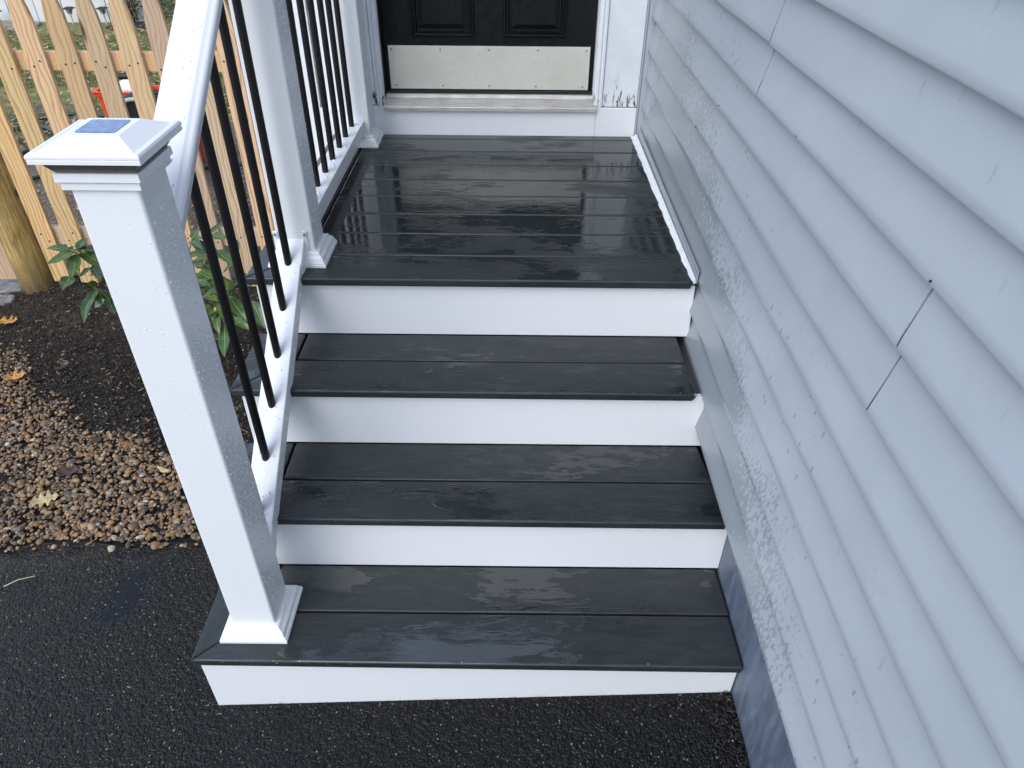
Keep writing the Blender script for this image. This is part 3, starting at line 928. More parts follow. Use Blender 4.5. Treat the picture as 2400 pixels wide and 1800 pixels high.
# white flashing strip along the landing
b = bmesh.new()
prev = None
rng = random.Random(9)
n_ = 46
for i in range(n_ + 1):
    y = -0.012 + 1.205 * i / n_
    t = i / n_
    xi = 0.951 - 0.017 * t + rng.uniform(-0.0022, 0.0022)
    if i < 4: xi += 0.006 * (4 - i) / 4
    pr = [(xi, 0.0015), (xi + 0.0016, 0.0040 + rng.uniform(0, 0.0012)), (0.9545 - 0.004 * t, 0.0075), (0.9575 - 0.004 * t, 0.013), (0.9605 - 0.004 * t, 0.014), (0.962, 0.0015)]
    vs = [b.verts.new((x, y, z)) for x, z in pr]
    if prev:
        for k in range(6): b.faces.new((prev[k], prev[(k + 1) % 6], vs[(k + 1) % 6], vs[k]))
    else: b.faces.new(vs)
    prev = vs
b.faces.new(prev[::-1])
obj('white_flashing', b, M['flash'], house)
obj('flashing_lip', box(0.9622, 0.9665, -0.012, 1.195, 0.0015, 0.040, 0.0008, 1), M['siding'], house)

# ------------------------------------------------------------------ porch steps
steps = thing('porch_steps', (0.35, 0.2, -0.80), 'porch steps with charcoal composite treads, white risers and a wide wet landing', 'steps')
def plank(poly, ztop, axis, bev=0.0045):
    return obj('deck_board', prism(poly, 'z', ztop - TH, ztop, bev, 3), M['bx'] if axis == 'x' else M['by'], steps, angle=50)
for i in (1, 2, 3, 4):
    xl, xr, y0, zt = XL[i], XR[i], Y0[i], Z[i]
    if i < 4: yb = Y0[i + 1] + OH - 0.0008
    else: yb = YD - 0.0008
    sk = 0.006 if i == 1 else (0.0025 if i < 4 else 0.0)         # the lower treads run very slightly askew
    nos = [(xl, y0 + sk * 0.5), (xr, y0 - sk * 0.5)]
    xr2 = xr + (0.003 if i == 1 else 0)
    if i == 3: front = [nos[0], (xr - 0.012, y0 - sk * .5), (xr, y0 + 0.012), (xr - 0.010, y0 + BW), (xl + BW, y0 + BW)]
    else: front = [nos[0], nos[1], (xr2 - 0.006 * (i < 4), y0 + BW), (xl + BW, y0 + BW)]
    plank(front, zt, 'x', 0.0058)
    plank([(xl, y0 + 0.0012 + sk * 0.5), (xl + BW - 0.0012, y0 + BW + 0.0004), (xl + BW - 0.0012, yb), (xl, yb)], zt, 'y', 0.0055)
    xa = xl + BW + GAP
    if i < 4:
        ya = y0 + BW + GAP
        xe = {1: 1.012, 2: 0.985, 3: 0.943}[i]
        plank([(xa, ya), (xr - 0.007 * (i > 1), ya), (xe, yb), (xa, yb)], zt, 'x')
    else:
        for k in range(1, 8):
            ya = 0.1445 * k
            plank([(xa, ya), (xr - 0.012 * ya, ya), (xr - 0.012 * (ya + BW), ya + BW), (xa, ya + BW)], zt + (0.0005 if k % 2 else 0), 'x', 0.0056)
        plank([(xa, 0.1445 * 8), (0.939, 0.1445 * 8), (0.938, yb), (xa, yb)], zt, 'x', 0.003)
# risers
def riser(i, poly, yf):
    return obj('riser', prism(poly, 'y', yf, yf + 0.016, 0.0012, 1), M['pvc'], steps)
g_ = 0.0006
riser(1, [(-0.2827, -0.821), (1.0175, -0.7355), (1.0185, Z[1] - TH - g_), (-0.2827, Z[1] - TH - g_)], Y0[1] + OH)
riser(2, [(-0.262, Z[1] + g_), (1.0205, Z[1] + g_), (1.0205, Z[2] - TH - g_), (-0.262, Z[2] - TH - g_)], Y0[2] + OH)
riser(3, [(-0.257, Z[2] + g_), (1.0205, Z[2] + g_), (1.0205, -0.330), (0.986, -0.315), (0.980, Z[3] - TH - g_), (-0.257, Z[3] - TH - g_)], Y0[3] + OH)
riser(4, [(-0.252, Z[3] + g_), (0.978, Z[3] + g_), (0.975, -0.11), (0.972, -TH - g_), (-0.252, -TH - g_)], Y0[4] + OH)
# white skirt along the open side
sx = -0.254
pts = [(Y0[1] + OH + 0.017, -0.83), (YD + 0.02, -0.95), (YD + 0.02, -TH - g_), (Y0[4] + OH + 0.017, -TH - g_), (Y0[4] + OH + 0.017, Z[3] - TH - g_), (Y0[3] + OH + 0.017, Z[3] - TH - g_), (Y0[3] + OH + 0.017, Z[2] - TH - g_), (Y0[2] + OH + 0.017, Z[2] - TH - g_), (Y0[2] + OH + 0.017, Z[1] - TH - g_), (Y0[1] + OH + 0.017, Z[1] - TH - g_)]
obj('side_skirt', prism(pts, 'x', sx, sx + 0.016), M['pvc'], steps)
b = bmesh.new()
for i in (1, 2, 3, 4):
    yb = (Y0[i + 1] if i < 4 else YD) + OH
    box(sx + 0.0165, 0.925, Y0[i] + OH + 0.0175, yb + (0.016 if i < 4 else -0.03), -0.90, Z[i] - TH - 0.004, bm=b)
obj('frame', b, M['dark'], steps)
dr = []
for i, (x0, x1, za, zb) in enumerate(((-0.27, 1.0, -0.72, Z[1] - TH), (-0.06, 0.99, Z[1], Z[2] - TH), (-0.08, 0.95, Z[2], Z[3] - TH), (-0.10, 0.94, Z[3], -TH))):
    dr.append(((x0, Y0[i + 1] + OH - 0.0002, za + 0.004), (x1 - x0, 0, 0), (0, 0, zb - za - 0.01), (0, -1, 0)))
droplets(steps, dr, 2600, M['drop'], 0.0005, 0.0016, 33, 'rain_drops', 0.4)
ed = []
for i in (1, 2, 3, 4):
    ed.append(((-0.25 if i in (1, 4) else -0.05, Y0[i] + 0.001, Z[i] - 0.008), (1.15, 0, 0), (0, 0.004, 0.007), (0, -0.7, 0.7)))
droplets(steps, ed, 9000, M['dropm'], 0.0006, 0.0018, 34, 'nosing_drops')

# ------------------------------------------------------------------ newel posts
PW = 0.1048
def newel(x, y, zb, zt, label, full, seed):
    cx, cy = x + PW / 2, y + PW / 2
    t = thing('newel_post', (cx, cy, zb), label, 'post', 'white newel posts of the railing')
    obj('sleeve', prism(rrect(x, x + PW, y, y + PW, 0.006), 'z', zb + 0.001, zt), M['pvc'], t, angle=40)
    h = 0.081
    rings = [(h, zb + 0.0008), (h, zb + 0.0085), (h - 0.0022, zb + 0.0095), (h - 0.0022, zb + 0.0135), (h - 0.0045, zb + 0.0145), (h - 0.0085, zb + 0.0250), (h - 0.0150, zb + 0.0315), (h - 0.0172, zb + 0.0325), (h - 0.0172, zb + 0.0360), (h - 0.0205, zb + 0.0395), (h - 0.0250, zb + 0.0405), (PW / 2 + 0.0006, zb + 0.0408)]
    obj('base_trim', loft_sq(cx, cy, rings), M['pvc'], t)
    zc = zt
    if full:
        k = 0.549
        col = [(0.0595, k - 0.006), (0.0595, k + 0.0045), (0.0575, k + 0.0055), (0.0575, k + 0.0065), (0.0640, k + 0.0075), (0.0632, k + 0.0200), (0.058, k + 0.0205)]
        obj('cap_collar', loft_sq(cx, cy, col), M['pvc'], t)
        obj('light_lens', loft_sq(cx, cy, [(0.0595, k + 0.0206), (0.072, k + 0.0400)]), M['lens'], t)
        cap = obj('post_cap', loft_sq(cx, cy, [(0.0775, k + 0.0402), (0.0815, k + 0.0405), (0.0815, k + 0.0462), (0.0808, k + 0.0474), (0.0822, k + 0.0484), (0.0822, k + 0.0520), (0.0800, k + 0.0550), (0.0750, k + 0.0560), (0.0712, k + 0.0545), (0.0405, k + 0.0700), (0.0385, k + 0.0702)]), M['pvc'], t)
        obj('solar_panel', prism(rrect(cx - 0.0300, cx + 0.0300, cy - 0.0300, cy + 0.0300, 0.004), 'z', k + 0.0703, k + 0.0712), M['solar'], cap)
        b = bmesh.new()
        bmesh.ops.create_cone(b, cap_ends=True, segments=12, radius1=0.0032, radius2=0.0022, depth=0.003, matrix=Matrix.Translation((cx + 0.0605, cy + 0.004, k - 0.001)) @ Matrix.Rotation(R_(90), 4, 'Y'))
        obj('screw', b, M['pvc'], t)
    else:
        obj('post_cap', loft_sq(cx, cy, [(0.081, zc + 0.0005), (0.081, zc + 0.02), (0.07, zc + 0.028), (0.01, zc + 0.055)]), M['pvc'], t)
    top = min(zt, 0.75)
    d = top - zb - 0.06
    droplets(t, [((x + PW, y + 0.004, zb + 0.045), (0, PW - 0.008, 0), (0, 0, d), (1, 0, 0))], 11000 if full else 9000, M['drop'], 0.0009, 0.0027, seed)
    droplets(t, [((x + 0.004, y, zb + 0.045), (PW - 0.008, 0, 0), (0, 0, d), (0, -1, 0))], 3600, M['drop'], 0.0005, 0.0017, seed + 1, 'rain_drops', 0.45)
    if full:
        return t
    return t
postA = newel(-0.2045, -0.7124, Z[1], 0.544, 'front white newel post with solar cap standing on the lowest tread', True, 41)
postB = newel(-0.1927, 0.0863, 0.0, 1.02, 'middle white newel post at the front edge of the landing', False, 51)
postC = newel(-0.1973, 1.0702, 0.0, 1.02, 'rear white newel post at the back of the landing beside the door casing', False, 61)

# ------------------------------------------------------------------ railings
CXR = -0.1515
TOPP_R = [(0.025, 0.0), (0.028, -0.0018), (0.031, -0.0052), (0.0345, -0.0064), (0.0385, -0.0085), (0.0415, -0.0130), (0.0420, -0.0190), (0.0395, -0.0250), (0.0340, -0.0280), (0.0318, -0.0310), (0.0315, -0.0560), (0.030, -0.058)]
TOPP = [(-s_, h_) for s_, h_ in TOPP_R[::-1]] + [(0.0, 0.0005)] + TOPP_R
TOPP = TOPP[::-1]
def hollow(w_, t_, r=0.003):
    return [(-w_ + r, 0), (w_ - r, 0), (w_ - 0.0008, -0.0008), (w_, -r), (w_, -t_ + r), (w_ - r, -t_), (-w_ + r, -t_), (-w_, -t_ + r), (-w_, -r), (-w_ + 0.0008, -0.0008)][::-1]
def baluster(rail, y, za, zb):
    b = tube([(CXR, y, za), (CXR, y, zb)], 0.0100, 18)
    return obj('baluster', b, M['black'], rail, angle=40)
# stair rail
SY0, SY1 = -0.7124 + PW, 0.0863
zb_ = lambda y: 0.0155 + 0.70 * y
zt_ = lambda y: 0.8585 + 0.70 * y
sr = thing('stair_railing', (CXR, (SY0 + SY1) / 2, zb_(-0.25)), 'sloping white stair railing with black round balusters between front and middle posts', 'railing')
obj('bottom_rail', sweep(hollow(0.0345, 0.056), (CXR, SY0 + 0.001, zb_(SY0)), (CXR, SY1 - 0.001, zb_(SY1))), M['pvc'], sr)
obj('top_rail', sweep(TOPP, (CXR, SY0 + 0.001, zt_(SY0)), (CXR, SY1 - 0.001, zt_(SY1))), M['pvc'], sr, angle=50, wn=False)
for y in (0.027, -0.083, -0.193, -0.304, -0.417, -0.528):
    baluster(sr, y, zb_(y) - 0.02, zt_(y) - 0.05)
def bracket(rail, ya, yb, zf, w_, t_, up=0.0025, name='rail_bracket'):
    p = [(s, h) for s, h in hollow(w_ + 0.0026, t_ + 2 * up)]
    o = obj(name, sweep(p, (CXR, ya, zf(ya) + up), (CXR, yb, zf(yb) + up)), M['pvc'], rail)
    return o
bracket(sr, SY1 - 0.062, SY1 - 0.0015, zb_, 0.0345, 0.056)
bk = bracket(sr, SY0 + 0.0015, SY0 + 0.05, zb_, 0.0345, 0.056)
bracket(sr, SY0 + 0.0015, SY0 + 0.045, zt_, 0.0310, 0.062, -0.022)
# flange plates with screws on the middle post
for sgn in (-1, 1):
    xx = CXR + sgn * 0.0405
    b = box(xx - 0.006, xx + 0.006, SY1 - 0.0050, SY1 - 0.0004, zb_(SY1) - 0.055, zb_(SY1) + 0.024, 0.0012)
    fl = obj('flange', b, M['pvc'], sr)
    for z_ in (zb_(SY1) + 0.014, zb_(SY1) - 0.048):
        b = bmesh.new()
        bmesh.ops.create_cone(b, cap_ends=True, segments=12, radius1=0.0042, radius2=0.0032, depth=0.0035, matrix=Matrix.Translation((xx, SY1 - 0.0062, z_)) @ Matrix.Rotation(R_(90), 4, 'X'))
        obj('screw', b, M['screw'], fl, angle=40)
L_ = SY1 - SY0
droplets(sr, [((CXR + 0.0345, SY0, zb_(SY0) - 0.052), (0, L_, 0.70 * L_), (0, 0, 0.048), (1, 0, 0))], 11000, M['drop'], 0.0008, 0.0024, 71)
droplets(sr, [((CXR - 0.033, SY0, zb_(SY0)), (0.066, 0, 0), (0, L_, 0.70 * L_), (0, -0.57, 0.82)), ((CXR - 0.024, SY0, zt_(SY0) + 0.0004), (0.048, 0, 0), (0, L_, 0.70 * L_), (0, -0.57, 0.82))], 3000, M['drop'], 0.0008, 0.0028, 72)
# landing rail
LY0, LY1 = 0.0863 + PW, 1.0702
lr = thing('landing_railing', (CXR, (LY0 + LY1) / 2, 0.06), 'level white landing railing with black round balusters between middle and rear posts', 'railing')
LZ = 0.0905
obj('bottom_rail', sweep(hollow(0.0345, 0.053), (CXR, LY0 + 0.001, LZ), (CXR, LY1 - 0.001, LZ)), M['pvc'], lr)
obj('top_rail', sweep(TOPP, (CXR, LY0 + 0.001, 0.93), (CXR, LY1 - 0.001, 0.93)), M['pvc'], lr, angle=50, wn=False)
for y in (0.313, 0.432, 0.550, 0.666, 0.786, 0.898, 1.018):
    baluster(lr, y, LZ - 0.02, 0.90)
bracket(lr, LY1 - 0.030, LY1 - 0.0015, lambda y: LZ, 0.0345, 0.050)
bracket(lr, LY0 + 0.0015, LY0 + 0.03, lambda y: LZ, 0.0345, 0.050)
droplets(lr, [((CXR + 0.0345, LY0, LZ - 0.050), (0, LY1 - LY0, 0), (0, 0, 0.046), (1, 0, 0))], 12000, M['drop'], 0.0008, 0.0025, 73)
droplets(lr, [((CXR - 0.033, LY0, LZ), (0.066, 0, 0), (0, LY1 - LY0, 0), (0, 0, 1))], 2600, M['drop'], 0.0010, 0.0042, 74)

# ------------------------------------------------------------------ picket fence
fence = thing('picket_fence', (-1.3, 1.6, -0.95), 'new unpainted wood picket fence with a thick round post at its left', 'fence')
FP = 0.1403
def picket(x, zb, rich, seed):
    rng = random.Random(seed)
    hw = 0.0440
    ztip = 0.512 + rng.uniform(-0.006, 0.006)
    L, Rr = [], []
    n_ = 9
    for k in range(n_ + 1):
        t = k / n_
        z = 0.29 + (ztip - 0.29) * t
        wdt = hw * (1 - t ** 2.0) if t < 1 else 0.002
        Rr.append((x + hw + max(wdt, 0.002), z)); L.append((x + hw - max(wdt, 0.002), z))
    poly = [(x, zb + rng.uniform(-0.004, 0.004)), (x + 2 * hw, zb + rng.uniform(-0.004, 0.004))] + Rr + L[::-1]
    y0 = 1.600 + rng.uniform(-0.002, 0.002)
    o = obj('picket', prism(poly, 'y', y0, y0 + 0.019, 0.0012, 1), M['picket'] if rich else M['picket_tan'], fence)
    for zc in (0.165, -0.662):
        for dx in (0.022, 0.062):
            b = bmesh.new()
            bmesh.ops.create_cone(b, cap_ends=True, segments=8, radius1=0.0042, radius2=0.0042, depth=0.0016, matrix=Matrix.Translation((x + dx + rng.uniform(-0.010, 0.010), y0 - 0.0006, zc + rng.uniform(-0.026, 0.026))) @ Matrix.Rotation(R_(90), 4, 'X'))
            obj('screw', b, M['rust'], o)
    return o
k = 0
for i in range(-6, 9):
    x = -1.5235 + FP * i + (0.004 * math.sin(i * 3.1))
    if -2.10 < x < -1.925 and False: continue
    picket(x, -0.918 - 0.012 * max(-1, min(1.5, (x + 1.9) / 0.4)), i in (-4, -3, -2, -1, 4, 5, 6, 7), 100 + i)
obj('fence_rail', box(-4.0, -0.47, 1.6215, 1.6585, 0.130, 0.208, 0.002), M['rail'], fence)
b = box(-1.885, -0.47, 1.6215, 1.6585, -0.712, -0.618, 0.002)
loc = prism([(-1.955, -0.652), (-1.955, -0.682), (-1.925, -0.704), (-1.886, -0.711), (-1.886, -0.619), (-1.925, -0.628)], 'y', 1.624, 1.656, 0.004, 2)
merge(b, loc)
obj('fence_rail', b, M['rail'], fence)
# round post, slightly irregular
b = bmesh.new(); prev = None
for j in range(15):
    z = -1.15 + 1.75 * j / 14
    vs = []
    for q in range(22):
        t = 2 * math.pi * q / 22
        r = 0.0860 * (1 + 0.018 * math.sin(2 * t + z * 2) + 0.012 * math.sin(5 * t + z * 7)) - 0.004 * (z + 0.9)
        vs.append(b.verts.new((-2.045 + r * math.cos(t), 1.62 + r * math.sin(t), z)))
    if prev:
        for q in range(22): b.faces.new((prev[q], prev[(q + 1) % 22], vs[(q + 1) % 22], vs[q]))
    else: b.faces.new(vs[::-1])
    prev = vs
b.faces.new(prev)
obj('fence_post', b, M['log'], fence, angle=40)

# ------------------------------------------------------------------ rhododendron
LEAVES = [(-1.186, 0.72, -0.294, -1.236, 0.62, -0.277, 0.022), (-1.186, 0.72, -0.304, -1.186, 0.64, -0.354, 0.024), (-1.204, 0.66, -0.367, -1.182, 0.56, -0.36, 0.026), (-1.178, 0.72, -0.284, -1.163, 0.78, -0.257, 0.02), (-1.18, 0.72, -0.291, -1.138, 0.7, -0.282, 0.01), (-1.172, 0.74, -0.321, -1.144, 0.76, -0.323, 0.018), (-1.201, 0.75, -0.352, -1.238, 0.75, -0.409, 0.01), (-1.193, 0.78, -0.393, -1.215, 0.72, -0.398, 0.014), (-1.183, 0.78, -0.387, -1.119, 0.7, -0.405, 0.018), (-1.168, 0.72, -0.447, -1.15, 0.66, -0.38, 0.022), (-1.165, 0.72, -0.452, -1.161, 0.56, -0.488, 0.026), (-1.165, 0.72, -0.452, -1.132, 0.66, -0.486, 0.014), (-1.159, 0.74, -0.475, -1.113, 0.7, -0.492, 0.018), (-1.163, 0.76, -0.465, -1.158, 0.76, -0.414, 0.012), (-1.143, 0.74, -0.508, -1.087, 0.66, -0.529, 0.018), (-0.749, 0.75, -0.25, -0.729, 0.8, -0.22, 0.017), (-0.749, 0.75, -0.25, -0.693, 0.72, -0.228, 0.013), (-0.748, 0.74, -0.249, -0.685, 0.66, -0.228, 0.02), (-0.742, 0.74, -0.256, -0.677, 0.68, -0.266, 0.024), (-0.679, 0.78, -0.24, -0.655, 0.84, -0.218, 0.015), (-0.678, 0.78, -0.247, -0.614, 0.74, -0.244, 0.022), (-0.652, 0.72, -0.284, -0.58, 0.66, -0.297, 0.027), (-0.651, 0.72, -0.378, -0.595, 0.7, -0.321, 0.02), (-0.648, 0.72, -0.456, -0.616, 0.66, -0.345, 0.026), (-0.646, 0.72, -0.454, -0.593, 0.7, -0.399, 0.026), (-0.768, 0.76, -0.347, -0.7, 0.74, -0.316, 0.026), (-0.755, 0.74, -0.39, -0.684, 0.7, -0.389, 0.026), (-0.769, 0.74, -0.427, -0.717, 0.72, -0.431, 0.021), (-0.71, 0.7, -0.534, -0.716, 0.66, -0.553, 0.015), (-0.706, 0.7, -0.538, -0.679, 0.6, -0.571, 0.017), (-0.702, 0.7, -0.538, -0.669, 0.66, -0.572, 0.015), (-0.706, 0.7, -0.532, -0.721, 0.66, -0.52, 0.015), (-0.706, 0.7, -0.53, -0.694, 0.74, -0.503, 0.017), (-0.668, 0.66, -0.576, -0.645, 0.52, -0.616, 0.026), (-0.649, 0.72, -0.483, -0.565, 0.62, -0.522, 0.026), (-0.639, 0.68, -0.553, -0.562, 0.62, -0.561, 0.019), (-0.54, 0.66, -0.462, -0.484, 0.58, -0.533, 0.026), (-0.757, 0.74, -0.484, -0.691, 0.7, -0.483, 0.021), (-0.656, 0.73, -0.485, -0.608, 0.72, -0.494, 0.021), (-0.623, 0.8, -0.421, -0.575, 0.78, -0.463, 0.021), (-0.785, 0.76, -0.516, -0.795, 0.7, -0.539, 0.021), (-0.645, 0.85, -0.298, -0.601, 0.8, -0.318, 0.019), (-0.768, 0.84, -0.405, -0.717, 0.82, -0.432, 0.023)]
STEMS = [[(-1.187, 0.72, -0.296), (-1.185, 0.75, -0.339), (-1.181, 0.78, -0.378), (-1.168, 0.8, -0.415), (-1.131, 0.86, -0.558), (-1.03, 0.9, -0.728), (-0.96, 0.9, -0.93)], [(-1.168, 0.72, -0.447), (-1.157, 0.74, -0.471), (-1.157, 0.78, -0.52), (-1.127, 0.86, -0.661), (-1.03, 0.9, -0.795), (-0.96, 0.9, -0.93)], [(-0.75, 0.75, -0.254), (-0.807, 0.8, -0.348), (-0.87, 0.86, -0.535), (-0.94, 0.9, -0.75), (-0.95, 0.9, -0.93)], [(-0.649, 0.72, -0.46), (-0.721, 0.76, -0.535), (-0.85, 0.85, -0.695), (-0.93, 0.9, -0.817), (-0.95, 0.9, -0.93)], [(-0.707, 0.7, -0.534), (-0.79, 0.76, -0.606), (-0.90, 0.86, -0.745), (-0.94, 0.9, -0.93)], [(-0.679, 0.78, -0.247), (-0.754, 0.82, -0.376), (-0.86, 0.88, -0.587), (-0.94, 0.9, -0.93)]]
rh = thing('rhododendron', (-0.95, 0.9, -0.93), 'small leafy green rhododendron growing beside the steps behind the front post', 'shrub')
def leaf_mesh(B, T, hw, curl, seed):
    rng = random.Random(seed)
    B, T = Vector(B), Vector(T)
    d = T - B; L = d.length; d.normalize()
    nrm = (Vector((0.15 * rng.gauss(0, 1), -0.25 + 0.15 * rng.gauss(0, 1), 1)))
    side = d.cross(nrm).normalized()
    nrm = side.cross(d).normalized()
    hw = min(hw * 0.95, L * 0.40)
    V, F, UV = [], [], []
    n_ = 8
    for i in range(n_ + 1):
        t = i / n_
        wd = hw * (math.sin(math.pi * min(1, 0.06 + t * 0.94) ** 0.85) ** 0.75) if 0 < i < n_ else hw * 0.05
        if t > 0.99: wd = hw * 0.04
        bend = -curl * (t ** 2) * L * 0.35 + 0.03 * L * math.sin(t * 7 + seed)
        c = B + d * L * t + nrm * bend
        for s in (-1, -0.5, 0, 0.5, 1):
            V.append(c + side * wd * s + nrm * (abs(s) * wd * 0.30 + wd * 0.10 * math.sin(i * 2.1 + s * 2 + seed) * abs(s)))
            UV.append((0.5 + s * 0.5, t))
    for i in range(n_):
        for k in range(4):
            a = i * 5 + k
            F.append((a, a + 1, a + 6, a + 5))
    return V, F, UV
def add_leaf(B, T, hw, curl, seed, parent, mat):
    V, F, UV = leaf_mesh(B, T, hw, curl, seed)
    o = obj('leaf', ([tuple(v) for v in V], F), mat, parent, smooth=True)
    me = o.data
    uv = me.uv_layers.new(name='UVMap')
    for l in me.loops: uv.data[l.index].uv = UV[l.vertex_index]
    return o
rng = random.Random(77)
for i, q in enumerate(LEAVES):
    add_leaf(q[:3], q[3:6], q[6], rng.uniform(0.1, 0.6), i, rh, M['rhodo'])
for i in range(46):         # the inner and hidden part of the plant
    st = rng.choice(STEMS)
    k = rng.randrange(0, len(st) - 2)
    p = Vector(st[k]).lerp(Vector(st[k + 1]), rng.random()) + Vector((rng.gauss(0, 0.02), rng.gauss(0, 0.03), rng.gauss(0, 0.02)))
    a = rng.uniform(0, 6.28); L = rng.uniform(0.06, 0.11)
    t = p + Vector((math.cos(a) * L, math.sin(a) * L, rng.uniform(-0.05, 0.02)))
    if p.x > -0.66 and p.z > -0.3: continue
    add_leaf(p, t, 0.024, rng.uniform(0.2, 0.7), 200 + i, rh, M['rhodo'])
for st in STEMS:
    obj('stem', tube(st, 0.0030, 6, r1=0.0060), M['stem'], rh, smooth=True)
for p in ((-1.184, 0.718, -0.281), (-0.652, 0.716, -0.452), (-0.706, 0.696, -0.526)):
    b = bmesh.new()
    bmesh.ops.create_uvsphere(b, u_segments=10, v_segments=8, radius=0.0075, matrix=Matrix.Translation(p) @ Matrix.Diagonal((0.8, 0.8, 1.25, 1)))
    obj('bud', b, M['bud'], rh, smooth=True)

# ------------------------------------------------------------------ things in the yard
# storage tub
tub = thing('storage_tub', (-2.15, 3.65, -1.0), 'orange-red plastic storage tub on the ground behind the fence', 'tub')
def ring_tub(cx, cy, rings, bm):
    prev = None
    for hx, hy, z in rings:
        vs = [bm.verts.new((cx + x, cy + y, z)) for x, y in rrect(-hx, hx, -hy, hy, 0.035, 3)]
        if prev:
            n_ = len(vs)
            for i in range(n_): bm.faces.new((prev[i], prev[(i + 1) % n_], vs[(i + 1) % n_], vs[i]))
        prev = vs
    return prev
b = bmesh.new()
cx, cy = -2.145, 3.565
last = ring_tub(cx, cy, [(0.285, 0.068, -1.0), (0.322, 0.082, -0.49), (0.314, 0.074, -0.49), (0.275, 0.06, -0.97)], b)
b.faces.new(last)
obj('body', b, M['orange'], tub, angle=40)
b = bmesh.new()
ring_tub(cx, cy, [(0.323, 0.083, -0.500), (0.338, 0.094, -0.500), (0.338, 0.094, -0.482), (0.346, 0.100, -0.476), (0.346, 0.100, -0.470), (0.318, 0.078, -0.470), (0.314, 0.074, -0.49)], b)
obj('rim', b, M['orange'], tub, angle=40)
b = bmesh.new()
bmesh.ops.create_icosphere(b, subdivisions=3, radius=1.0)
rng = random.Random(4)
for v in b.verts:
    k_ = 1 + 0.16 * math.sin(v.co.x * 6 + 1) * math.sin(v.co.y * 7) + 0.10 * math.sin(v.co.z * 9 + v.co.x * 5)
    v.co = Vector((-2.25 + v.co.x * 0.13 * k_, 3.575 + v.co.y * 0.062 * k_, -0.475 + v.co.z * 0.06 * k_))
tag(obj('plastic_bag', b, M['whitebag'], smooth=True), 'crumpled white plastic bag heaped inside the orange-red tub', 'bag')
b = bmesh.new()
bmesh.ops.create_icosphere(b, subdivisions=3, radius=1.0)
for v in b.verts:
    k_ = 1 + 0.25 * math.sin(v.co.x * 5) * math.sin(v.co.y * 6 + 1)
    v.co = Vector((-2.235 + v.co.x * 0.05 * k_, 3.61 + v.co.y * 0.04 * k_, -0.425 + v.co.z * 0.03 * k_))
tag(obj('cloth', b, M['pink'], smooth=True), 'small pink cloth on top of the white bag in the tub', 'cloth')
# hose reel in front of the tub
reel = thing('hose_reel', (-1.90, 3.0, -0.99), 'black hose reel wound with hose in front of the orange-red tub', 'hose reel')
rc = Vector((-1.90, 3.0, -0.57))
for k in range(5):
    b = bmesh.new()
    pts = [rc + Vector((math.cos(t) * (0.215 - 0.012 * (k % 2)), -0.09 + 0.042 * k, math.sin(t) * (0.215 - 0.012 * (k % 2)))) for t in lin(0, 2 * math.pi, 40)]
    tube(pts, 0.013 if k == 0 else 0.019, 8, b, cap=False)
    obj('hose_loop', b, M['hosepale'] if k == 0 else M['black_pl'], reel, smooth=True)
b = bmesh.new()
bmesh.ops.create_cone(b, cap_ends=True, segments=28, radius1=0.198, radius2=0.198, depth=0.16, matrix=Matrix.Translation(rc + Vector((0, 0.01, 0))) @ Matrix.Rotation(R_(90), 4, 'X'))
obj('drum', b, M['black_pl'], reel, angle=40)
b = bmesh.new()
for sx in (-0.14, 0.14):
    tube([rc + Vector((sx * 1.2, -0.15, -0.41)), rc + Vector((sx, -0.15, 0.0)), rc + Vector((sx * 0.9, -0.13, 0.36))], 0.014, 8, b)
tube([rc + Vector((-0.126, -0.13, 0.36)), rc + Vector((0.126, -0.13, 0.36))], 0.018, 8, b)
obj('stand', b, M['black_pl'], reel, smooth=True)
# hoses on the ground
def hose(pts, r, label, mat='hose'):
    P = []
    for i in range(len(pts) - 1):
        for t in (0, 0.25, 0.5, 0.75):
            a, c = pts[i], pts[i + 1]
            x, y = a[0] + (c[0] - a[0]) * t, a[1] + (c[1] - a[1]) * t
            P.append((x, y, zg(x, y) + r * 1.3 + 0.006))
    x, y = pts[-1]
    P.append((x, y, zg(x, y) + r * 1.3 + 0.006))
    return tag(obj('garden_hose', tube(P, r, 8), M[mat], smooth=True), label, 'hose', 'green hoses lying behind the fence')
hose([(-4.5, 4.5), (-3.96, 4.557), (-3.603, 4.575), (-3.45, 4.68), (-3.34, 4.71), (-2.9, 4.6), (-2.55, 4.3)], 0.016, 'dark green garden hose lying furthest back on the bare earth')
hose([(-3.75, 4.50), (-3.49, 4.35), (-3.41, 4.30), (-3.30, 4.21), (-3.0, 3.9), (-2.7, 3.5), (-2.4, 3.2)], 0.019, 'thicker green hose just behind the second picket from the left', 'hose')
hose([(-3.5, 3.45), (-3.288, 3.689), (-3.27, 3.80), (-3.1, 3.95), (-2.8, 3.8), (-2.6, 3.5)], 0.017, 'short bend of green hose seen left of the solar post cap')
hose([(-3.1, 3.0), (-2.916, 3.148), (-2.875, 3.205), (-2.5, 3.3), (-2.2, 3.35), (-1.80, 3.41), (-1.74, 3.47), (-1.5, 3.5)], 0.016, 'green hose nearest the fence passing in front of the tub')
